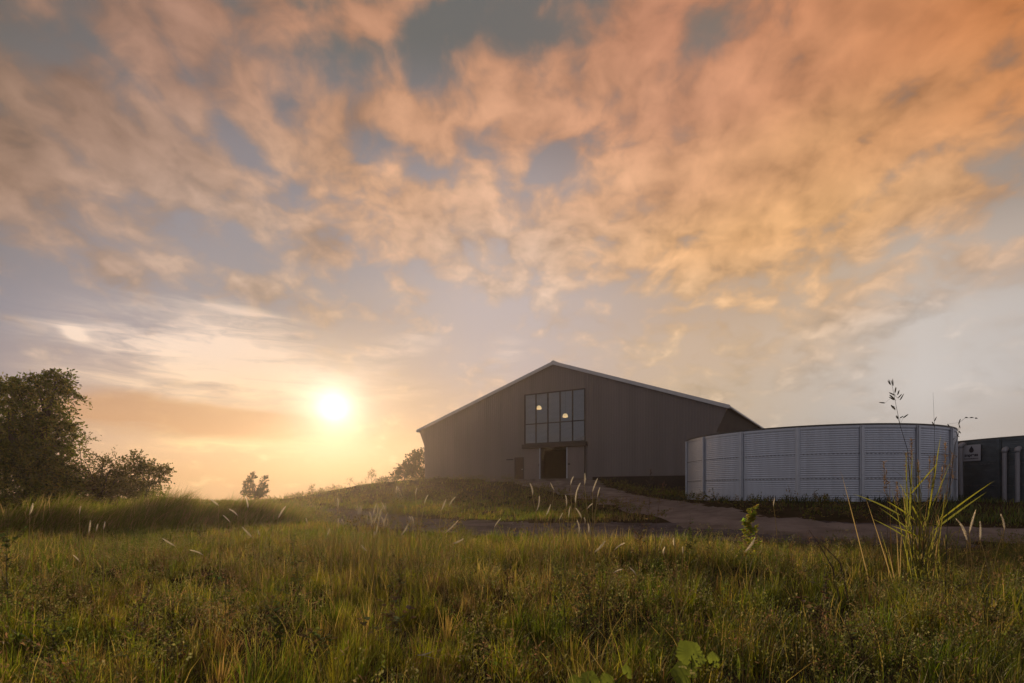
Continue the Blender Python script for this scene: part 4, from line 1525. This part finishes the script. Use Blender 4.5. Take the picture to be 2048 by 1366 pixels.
def stalk(out, pts, r0, r1, col, n=5):
    V_, F_, K_ = out
    pts = [Vector(p) for p in pts]
    b0 = len(V_)
    for i, p in enumerate(pts):
        t_ = (pts[min(i + 1, len(pts) - 1)] - pts[max(i - 1, 0)]).normalized()
        a = t_.cross(Vector((.3, 1, .1))).normalized()
        b_ = t_.cross(a)
        r_ = r0 + (r1 - r0) * i / (len(pts) - 1)
        for k in range(n):
            V_.append(p + (a * math.cos(2 * math.pi * k / n) + b_ * math.sin(2 * math.pi * k / n)) * r_)
            K_.append(col)
    for i in range(len(pts) - 1):
        for k in range(n):
            F_.append((b0 + i * n + k, b0 + i * n + (k + 1) % n, b0 + (i + 1) * n + (k + 1) % n, b0 + (i + 1) * n + k))


def outmesh(name, out, m_, parent):
    me = bpy.data.meshes.new(name)
    me.from_pydata([tuple(p) for p in out[0]], [], out[1])
    a = me.color_attributes.new('Col', 'FLOAT_COLOR', 'POINT')
    c4 = np.ones((len(out[0]), 4), dtype=np.float32)
    c4[:, :3] = np.array(out[2])
    a.data.foreach_set('color', c4.ravel())
    me.update()
    return link(name, me, MT[m_], parent)


def new():
    return ([], [], [])


def curve(a, b, bow, n=7):
    """points from a to b, sagging sideways by bow"""
    a, b = Vector(a), Vector(b)
    return [a.lerp(b, i / n) + Vector(bow) * math.sin(math.pi * i / n) for i in range(n + 1)]


def foxtail(head_top, head_bot, Y, label, group):
    """pale fluffy seed head on a thin stalk"""
    a, b = at(*head_bot, Y), at(*head_top, Y + random.uniform(-.05, .05))
    ax = (b - a)
    root_x = a.x - ax.x * random.uniform(.6, 1.6) - random.uniform(-.05, .08)
    root_y = Y + random.uniform(-.15, .15)
    base = Vector((root_x, root_y, tz(root_x, root_y)))
    o = empty('foxtail_stalk', base)
    tag(o, label, 'grass stalk', group)
    st = new()
    stalk(st, [p - base for p in curve(base, a, (random.uniform(-.09, .09), 0, 0))], .0046, .0028, (.36, .29, .12), 4)
    for _ in range(2):
        z_ = random.uniform(.2, .55) * (a.z - base.z)
        ribbon(None, Vector((0, 0, z_)) + (a - base) * .0 + Vector(((a.x - base.x) * z_ / max(.1, a.z - base.z), 0, 0)), (random.uniform(-1, 1), random.uniform(-.5, .5), 1.1), random.uniform(.15, .3), .007, .3, out=st, col=(.11, .10, .03))
    outmesh('stem', st, 'blade', o)
    hd = new()
    L = ax.length
    u_ = ax.normalized()
    p_ = u_.cross(Vector((0, 1, .2))).normalized()
    q_ = u_.cross(p_)
    n = 190
    fat = random.uniform(.75, 1.25)
    curl = random.uniform(-.22, .28)
    V_, F_, K_ = hd
    for i in range(n):
        t_ = i / n
        an = i * 2.39996
        env = .0120 * fat * (math.sin(math.pi * min(1, t_ * .9 + .12)) ** .6) * (.8 + .4 * random.random()) * min(1.25, max(.7, L / .13))
        d = p_ * math.cos(an) + q_ * math.sin(an)
        bend = p_ * (curl * L * t_ * t_)
        c = a - base + u_ * (L * t_) + bend
        tip = c + d * env + u_ * (.016 + .01 * random.random())
        sd = u_.cross(d) * .0030
        k = len(V_)
        V_ += [c - sd, c + sd, tip]
        F_.append((k, k + 1, k + 2))
        K_ += [(.93, .86, .70)] * 3
    stalk(hd, [a - base + u_ * (L * t_) + p_ * (curl * L * t_ * t_) for t_ in (0, .25, .5, .75, 1)], .0045, .002, (.62, .52, .38), 5)
    outmesh('seed_head', hd, 'fluff', o)


FOX = [
    ('pale foxtail seed head standing against the concrete coloured track', 'foxtails in front of the track', 6.0,
     [((1066, 969), (1065, 990)), ((1102, 968), (1108, 980)), ((1144, 954), (1141, 970)), ((1172, 949), (1169, 969)), ((1193, 958), (1185, 984)), ((1198, 977), (1195, 994)), ((1151, 977), (1151, 1006)), ((1134, 993), (1133, 1012)), ((1182, 1008), (1174, 1018)), ((1158, 968), (1155, 982))]),
    ('pale foxtail seed head over the grassy island between road and track', 'foxtails over the island', 6.3,
     [((1084, 997), (1073, 1022)), ((1102, 1012), (1092, 1031)), ((1156, 1017), (1163, 1036)), ((1171, 1037), (1170, 1048)), ((1179, 1050), (1177, 1066)), ((1124, 1028), (1118, 1041)), ((1160, 1044), (1158, 1068)), ((1139, 1015), (1137, 1036)), ((998, 1038), (989, 1054))]),
    ('pale foxtail in the dense sunlit cluster beside the gravel road', 'cluster of foxtails beside the gravel road', 6.8,
     [((749, 1009), (748, 1030)), ((757, 1012), (754, 1034)), ((766, 1006), (770, 1022)), ((772, 1008), (771, 1020)), ((744, 1026), (741, 1046)), ((752, 1030), (748, 1048)), ((759, 1027), (757, 1046)), ((774, 1027), (767, 1048)), ((778, 1040), (773, 1053)), ((758, 1046), (751, 1070)), ((768, 1036), (768, 1054)), ((750, 1066), (745, 1079)), ((762, 1016), (760, 1032)), ((745, 1040), (742, 1052)), ((717, 1012), (716, 1030)), ((721, 1014), (719, 1030)), ((724, 1017), (722, 1029)), ((735, 1032), (732, 1044))]),
    ('pale foxtail standing before the sunny left slope of the mound', 'foxtails in front of the mound', 6.4,
     [((678, 998), (676, 1016)), ((797, 977), (806, 999)), ((792, 975), (793, 991)), ((853, 991), (849, 1007)), ((892, 1001), (883, 1020)), ((906, 994), (898, 1013)), ((832, 978), (831, 990)), ((679, 1040), (674, 1054)), ((685, 1040), (686, 1052)), ((660, 1060), (654, 1071)), ((613, 1038), (614, 1046)), ((567, 1013), (557, 1036))]),
    ('pale foxtail bowing over the gravel road and the grass edge below it', 'foxtails over the gravel road', 6.2,
     [((828, 1035), (827, 1052)), ((820, 1033), (822, 1040)), ((818, 1052), (802, 1071)), ((917, 1045), (890, 1066)), ((925, 1082), (906, 1087)), ((723, 1093), (734, 1102))]),
    ('slanting pale foxtail in the open meadow left of the mound', 'foxtails in the left meadow', 5.8,
     [((423, 999), (437, 1011)), ((448, 1030), (460, 1044)), ((495, 995), (496, 1016)), ((463, 1016), (475, 1031)), ((485, 1057), (505, 1075)), ((327, 1079), (350, 1092)), ((385, 1097), (406, 1110)), ((516, 1063), (520, 1072))]),
    ('thin pale foxtail in front of the dark grass at the far left', 'foxtails at the far left', 6.0,
     [((67, 1009), (59, 1029)), ((160, 1015), (159, 1028)), ((182, 1043), (177, 1066)), ((210, 1046), (207, 1058)), ((195, 1050), (192, 1062)), ((150, 1111), (160, 1124))]),
    ('pale foxtail lying low over the right meadow grass', 'foxtails low in the right meadow', 5.0,
     [((1211, 1087), (1189, 1105)), ((1244, 1085), (1229, 1100)), ((1241, 1137), (1227, 1146)), ((1264, 1137), (1272, 1150)), ((1327, 1097), (1327, 1110)), ((1366, 1096), (1366, 1108)), ((1345, 1080), (1350, 1094)), ((1512, 1082), (1490, 1104))]),
    ('knobbly pale foxtail in front of the dark tank\'s bank', 'foxtails before the dark tank', 5.6,
     [((1949, 1022), (1939, 1066)), ((1919, 1037), (1934, 1070)), ((1964, 1047), (1960, 1080)), ((2008, 1032), (2009, 1060)), ((1925, 1050), (1935, 1082))]),
]
for label, group, Y, heads in FOX:
    for tp, bt in heads:
        foxtail(tp, bt, Y + random.uniform(-.5, .5), label, group)
foxtail((1548, 998), (1547, 1013), 7.5, 'single white seed head standing before the silver tank\'s foot', None)

# the tall grass clump in front of the tanks
bx, by = 5.45, 7.0
bz = tz(bx, by)
B0 = Vector((bx, by, bz))
rc = empty('reed_clump', B0)
tag(rc, 'tall yellow green reed clump rising in front of the silver tank', 'reed clump')
st, lv = new(), new()
YG, YS = (.24, .24, .024), (.34, .25, .10)
for i in range(66):
    r_ = abs(random.gauss(0, .22))
    an = random.uniform(0, 2 * math.pi)
    p0 = Vector((r_ * math.cos(an), r_ * math.sin(an) * .7, 0))
    h_ = random.uniform(.55, 1.75)
    e = p0 + Vector((random.gauss(.02, .20) * h_, random.gauss(0, .08), h_))
    if i % 2:
        ribbon(None, p0, (e - p0) + Vector((0, 0, .06)), (e - p0).length, .013, .05, out=lv, n=8, up=(0, 1, .1), col=random.choice((YG, YS, (.23, .22, .03))))
        continue
    stalk(st, curve(p0, e, (random.uniform(-.04, .04), 0, 0)),   .0062, .0030, random.choice((YG, YG, YS, (.20, .20, .04))), 5)
    for k in range(3):
        t_ = random.uniform(.2, .9)
        ribbon(None, p0.lerp(e, t_), (random.gauss(0, .8), random.gauss(0, .5), 1.0), random.uniform(.18, .5), .011, random.uniform(.1, .6), out=lv, col=random.choice((YG, (.20, .21, .035), YS)))
for (u0, v0, u1, v1, w_, dr) in ((1868, 1060, 1976, 982, .030, .05), (1880, 1040, 1990, 960, .024, .06), (1855, 1040, 1882, 868, .026, .02), (1820, 990, 1880, 922, .026, .05),
                                 (1800, 1030, 1700, 985, .020, .12), (1820, 1080, 1740, 1035, .018, .1), (1835, 1075, 1755, 1012, .016, .1), (1815, 1060, 1812, 900, .024, .0), (1818, 1060, 1825, 905, .03, .0),
                                 (1850, 1060, 1795, 960, .02, .05), (1845, 1060, 1905, 915, .02, .03), (1850, 1080, 1780, 1050, .02, .1), (1830, 1040, 1770, 1000, .02, .1)):
    a_, b_ = at(u0, v0, by) - B0, at(u1, v1, by - .1) - B0
    d_ = b_ - a_
    L_ = d_.length
    ribbon(None, a_, d_ + Vector((0, 0, dr * L_)), L_ * 1.02, w_, dr, out=lv, n=8, up=(0, 1, .25), col=random.choice((YG, (.16, .17, .03))))
outmesh('stems', st, 'blade', rc)
outmesh('leaves', lv, 'blade', rc)
for u, v0, v1, sd in ((1770, 985, 925, 1), (1812, 960, 905, 2), (1858, 980, 915, 3), (1905, 960, 905, 4), (1880, 1000, 940, 5), (1838, 970, 925, 6), (1890, 950, 885, 7), (1822, 930, 880, 8), (1870, 960, 915, 9), (1795, 1010, 965, 10)):
    hd = new()
    a_, b_ = at(u, v0, by) - B0, at(u + random.uniform(-4, 6), v1, by) - B0
    stalk(hd, curve((0, 0, .5), a_, (0, 0, 0), 3) + [b_], .004, .002, YS, 4)
    for k in range(64):
        t_ = random.random()
        c = a_.lerp(b_, t_)
        ribbon(None, c, (random.gauss(0, .7), random.gauss(0, .5), .9), random.uniform(.03, .09), .011, .3, out=hd, n=3, col=(.26, .18, .12))
    outmesh('seed_head', hd, 'blade', rc)


def panicle(label, base_uv, joints, Y, spikes, col=(.055, .050, .040), name='seeding_stalk', group=None, thick=.0042, slen=(.06, .12)):
    """a tall stalk ending in an open head of drooping spikelets"""
    x_ = (base_uv - 1024) / FPX * Y
    b = Vector((x_, Y, tz(x_, Y)))
    o = empty(name, b)
    tag(o, label, 'grass stalk', group)
    pts = [Vector((0, 0, 0))] + [at(u, v, Y) - b for u, v in joints]
    s_ = new()
    stalk(s_, pts, thick, thick * .35, col, 5)
    outmesh('stem', s_, 'blade', o)
    h = new()
    for u, v, du, dv in spikes:
        a_, b_ = at(u, v, Y) - b, at(u + du, v + dv, Y + random.uniform(-.05, .05)) - b
        near_ = min((p for p in pts[1:]), key=lambda p: (p - a_).length)
        if (near_ - a_).length > .004:
            stalk(h, [near_, a_], .0014, .001, col, 3)
        d_ = b_ - a_
        for j in range(3):
            ribbon(None, a_, d_ + Vector((random.gauss(0, .006), random.gauss(0, .01), 0)), d_.length * random.uniform(.75, 1), random.uniform(*slen) * .16, 0, out=h, n=4, up=(0, 1, .2), col=col)
    outmesh('seed_head', h, 'blade', o)
    return o


panicle('tallest seeding grass stalk, rising above the silver tank\'s rim', 1826,
        [(1824, 1000), (1815, 900), (1800, 850), (1793, 815), (1788, 790), (1782, 760)], 6.8,
        [(1781, 770, -4, -14), (1786, 772, -2, -16), (1790, 786, 3, -13), (1795, 790, 4, -11), (1778, 785, 16, 6), (1779, 790, 14, 12), (1796, 796, 8, -8), (1800, 800, 8, -14), (1770, 806, -14, -2), (1782, 810, 10, 10), (1786, 812, 6, 10), (1800, 836, 8, -5), (1806, 836, 12, -9), (1796, 838, -6, -8), (1788, 800, -12, -8)])
panicle('hair thin seeding stalk beside the tallest one, over the tank\'s rim', 1868, [(1868, 1000), (1869, 860), (1866, 785)], 6.9,
        [(1869, 842, 6, -10), (1868, 850, -4, -8)], thick=.0028)
panicle('bent seeding stalk whose head points right above the dark tank', 1890, [(1896, 1000), (1910, 890), (1917, 868), (1919, 845), (1930, 836)], 6.7,
        [(1918, 850, 4, 8), (1917, 862, 6, 6), (1921, 838, -4, 12), (1930, 835, 8, 0), (1940, 835, 9, 0), (1950, 836, 7, 1), (1895, 848, 5, 8), (1914, 870, 5, 5), (1909, 876, -5, 5)])
panicle('dark feathery seed stalk left of the silver tank', 1293, [(1296, 1050), (1300, 990), (1302, 940)], 7.4,
        [(1300, 960, 8, -8), (1299, 966, -10, -8), (1299, 974, 8, -8), (1300, 950, 4, -8), (1298, 980, -12, -3), (1301, 944, 1, -8), (1299, 968, 10, -3), (1298, 976, -8, 6)], col=(.07, .055, .045), group=None)
panicle('reddish seed stalk with a bright leaf tip crossing it', 1308, [(1312, 1050), (1320, 995), (1328, 962)], 7.3,
        [(1328, 968, 2, -9), (1326, 974, -2, -8), (1324, 980, 6, -3), (1322, 984, -8, -2), (1330, 972, 5, -5), (1321, 990, 6, -2)], col=(.12, .07, .05))
panicle('brownish seed stalk standing left of the reed clump', 1775, [(1775, 1000), (1772, 955)], 7.2,
        [(1772, 960, -8, -4), (1773, 968, 9, -5), (1772, 950, 1, -14), (1774, 974, -9, 2), (1772, 962, 8, 2)], col=(.17, .12, .085))


def leafy(name, label, cat, u, v0, v1, Y, spec, group=None, colr=(.10, .11, .028), stemc=(.09, .075, .035), lf=(.045, .016), n=60, width=.18, seed=1, upr=.6, bare=.15, branches=7):
    """a weed: branching stem with small leaves along it"""
    rd = random.Random(seed)
    x_ = (u - 1024) / FPX * Y
    b = Vector((x_, Y, tz(x_, Y)))
    H = max(.12, CAMZ + (HORIZ - v1) / FPX * Y - b.z)
    o = empty(name, b)
    tag(o, label, cat, group)
    s_, l_ = new(), new()
    top = Vector((rd.gauss(0, .10) * H, rd.gauss(0, .05) * H, H))
    main = curve((0, 0, -.02), top, (rd.uniform(-.05, .05) * H, 0, 0))
    stalk(s_, main, .0055, .0016, stemc, 5)
    arms = [main]
    for k in range(branches):
        t_ = rd.uniform(bare, .85)
        p0 = Vector((0, 0, 0)).lerp(top, t_)
        e = p0 + Vector((rd.uniform(-1, 1) * width * (1.15 - t_ * .6), rd.uniform(-1, 1) * width * .6, upr * width * rd.uniform(.5, 1.6)))
        ar = curve(p0, e, (0, 0, -.03 * width), 4)
        stalk(s_, ar, .0026, .001, stemc, 4)
        arms.append(ar)
    for k in range(n):
        ar = rd.choice(arms)
        t_ = rd.uniform(.25 if ar is main else .1, 1)
        i = min(int(t_ * (len(ar) - 1)), len(ar) - 2)
        c = ar[i].lerp(ar[i + 1], t_ * (len(ar) - 1) - i)
        f_ = rd.uniform(.6, 1.3)
        ribbon(None, c, (rd.gauss(0, 1), rd.gauss(0, .8), rd.uniform(-.2, 1.0)), lf[0] * f_, lf[1] * f_ * 2, rd.uniform(0, .5), out=l_, n=3, col=tuple(q * rd.uniform(.7, 1.3) for q in colr))
    outmesh('stem', s_, 'blade', o)
    outmesh('leaves', l_, 'leaf', o)
    return o


leafy('leafy_shrub', 'upright bright shrub with small round leaves at the gravel\'s edge', 'shrub', 1506, 1130, 1016, 8.2, None, colr=(.36, .38, .06), lf=(.055, .022), n=620, width=.17, seed=41, upr=1.3, bare=.05, branches=16)
leafy('dark_weed', 'dark stemmed weed standing inside the foot of the reed clump', 'weed', 1850, 1200, 1060, 6.0, None, colr=(.07, .065, .03), stemc=(.03, .022, .018), lf=(.04, .008), n=26, width=.25, seed=42, branches=9)
for i, (u, v1, Y, wd_, label) in enumerate((
        (805, 1120, 4.6, .24, 'pale wiry weed in the middle of the meadow'), (600, 1068, 5.6, .16, 'slender feathery weed left of the foxtail cluster'),
        (775, 1195, 4.0, .26, 'tangled pale weed low in the middle of the meadow'), (1130, 1150, 4.4, .26, 'wide leaved weed below the foxtails of the track'),
        (1190, 1130, 4.9, .2, 'thin weed right of the wide leaved one'), (560, 1215, 3.9, .16, 'reddish stemmed weed in the lower middle left'),
        (270, 1180, 4.1, .2, 'leafy weed in the lower left meadow'), (90, 1240, 3.7, .2, 'sprawling weed at the lower left corner'),
        (640, 1255, 3.7, .14, 'reddish weed with tiny leaves near the bottom centre'), (1420, 1045, 8.0, .22, 'fine leaved weed at the grass edge before the track'),
        (1275, 1040, 7.6, .22, 'tangle of weed at the foot of the reddish seed stalk'), (1390, 1030, 8.4, .18, 'feathery weed beside the leafy shrub'),
        (530, 1180, 4.4, .2, 'broad leaved weed among reddish grass'), (450, 1150, 4.8, .2, 'pale weed in the left meadow'),
        (1640, 1150, 4.6, .2, 'straggly weed in shade below the tank'), (1980, 1180, 4.4, .2, 'weed at the right picture edge'), (1720, 1260, 3.8, .18, 'low weed in the dark lower right meadow'),
        (20, 1030, 5.4, .22, 'long armed weed at the left picture edge'), (350, 1270, 3.6, .16, 'small leafed weed at the bottom left'))):
    cr_ = [(.13, .125, .045), (.10, .11, .03), (.15, .115, .06), (.085, .10, .028)][i % 4]
    leafy('weed', label, 'weed', u, 1300, v1, Y, None, 'weeds in the meadow', cr_, [(.13, .085, .05), (.10, .09, .04)][i % 2], (.042, .010 + .008 * (i % 3)), 70, wd_, 60 + i, .7, .1, 11)
for (u0, v0, u1, v1, label) in ((1665, 1135, 1618, 1060, 'dark bare twig leaning left in the grass below the tank'), (1680, 1125, 1628, 1078, 'shorter dark bare twig leaning left beside the first'), (1915, 1172, 1985, 1166, 'dark stick lying level over the grass at the right')):
    Y = 5.8
    a_, b_ = at(u0, v0, Y), at(u1, v1, Y)
    g_ = Vector((a_.x + (a_.x - b_.x) * .4, Y, 0))
    g_.z = tz(g_.x, g_.y)
    o = empty('dry_twig', g_)
    tag(o, label, 'twig', 'dry twigs in the right meadow')
    mb_ = MB()
    mb_.tube([Vector((0, 0, 0)), a_ - g_, (a_ - g_).lerp(b_ - g_, .5) + Vector((0, 0, .02)), b_ - g_], [.006, .006, .004, .002], 5)
    m0 = (a_ - g_).lerp(b_ - g_, .4)
    mb_.tube([m0, m0 + Vector((-.05, .03, .09)), m0 + Vector((-.12, .04, .13))], [.003, .002, .001], 4)
    mb_.build('branch', MT['twig'], o)


# the big lobed leaves near the camera
def lobed(name, label, u, v, Y, leaves_, group):
    x_ = (u - 1024) / FPX * Y
    b = Vector((x_, Y, tz(x_, Y)))
    o = empty(name, b)
    tag(o, label, 'plant', group)
    s_ = new()
    for (lu, lvv, size, rot, pitch) in leaves_:
        c = at(lu, lvv, Y + random.uniform(-.05, .05)) - b
        stalk(s_, curve((0, 0, 0), c, (0, 0, .03), 4), .004, .0028, (.10, .11, .035), 5)
        l_ = new()
        V_, F_, K_ = l_
        M_ = Matrix.Rotation(rot, 3, 'Y') @ Matrix.Rotation(pitch, 3, 'X')
        n, rings = 40, 4
        V_.append(c)
        K_.append((.21, .26, .030))
        for r_ in range(1, rings + 1):
            for k in range(n):
                w = -math.pi * .5 + 2 * math.pi * (k + .5) / n
                lobe_ = 1 - .22 * abs(math.sin(2.5 * (w + math.pi / 2))) ** .5 + .05 * math.sin(19 * w)
                notch = 1 - .72 * math.exp(-((((w + math.pi / 2 + math.pi) % (2 * math.pi)) - math.pi) / .28) ** 2)
                q_ = size * lobe_ * notch * r_ / rings
                p = Vector((q_ * math.cos(w), .05 * size * math.sin(3 * w) * (r_ / rings) ** 2 + .12 * size * (r_ / rings) ** 2, q_ * math.sin(w) * 1.05 + size * .15))
                V_.append(c + M_ @ p)
                rib = .88 + .24 * (abs(math.sin(2.5 * (w + math.pi / 2))) < .16)
                K_.append((.21 * rib, .26 * rib, .030 * rib))
        for k in range(n):
            F_.append((0, 1 + k, 1 + (k + 1) % n))
            for r_ in range(rings - 1):
                F_.append((1 + r_ * n + k, 1 + (r_ + 1) * n + k, 1 + (r_ + 1) * n + (k + 1) % n, 1 + r_ * n + (k + 1) % n))
        outmesh('leaf', l_, 'leaf', o)
    outmesh('stem', s_, 'blade', o)
    return o


lobed('lobed_plant', 'young plant with big bright lobed leaves at the bottom edge', 1385, 1380, 3.15,
      [(1383, 1312, .105, .15, -.75), (1428, 1322, .055, .7, -.6), (1372, 1350, .10, -.9, -.9), (1480, 1335, .10, 1.5, -1.1)], None)
lobed('lobed_plant', 'low plant with a few broad leaves at the bottom, right of centre', 1190, 1385, 3.05,
      [(1180, 1362, .065, -.3, -.8), (1215, 1364, .06, .5, -.9), (1255, 1345, .05, .8, -.9), (1150, 1366, .05, -.8, -.8)], None)
lobed('lobed_plant', 'tiny seedling with two bright round leaves at the bottom left', 160, 1370, 3.2, [(155, 1342, .03, -.5, -.6), (166, 1340, .03, .5, -.6)], None)
dl_ = new()
p_ = at(835, 1310, 3.5)
z_ = tz(p_.x, 3.5)
dlo = empty('dry_leaf', (p_.x, 3.5, z_))
tag(dlo, 'pale curled dry leaf lying on the grass near the bottom', 'dry leaf')
ribbon(None, Vector((0, 0, p_.z - z_)), (1, .2, -.05), .11, .030, -.25, out=dl_, n=8, col=(.42, .40, .34))
ribbon(None, Vector((.04, 0, p_.z - z_ - .004)), (.9, .3, -.2), .09, .020, .2, out=dl_, n=6, col=(.36, .33, .27))
stalk(dl_, [(0, 0, p_.z - z_), (-.03, .01, p_.z - z_ - .05), (-.03, .01, 0)], .0018, .0015, (.2, .16, .1), 4)
outmesh('curled_blade', dl_, 'leaf', dlo)
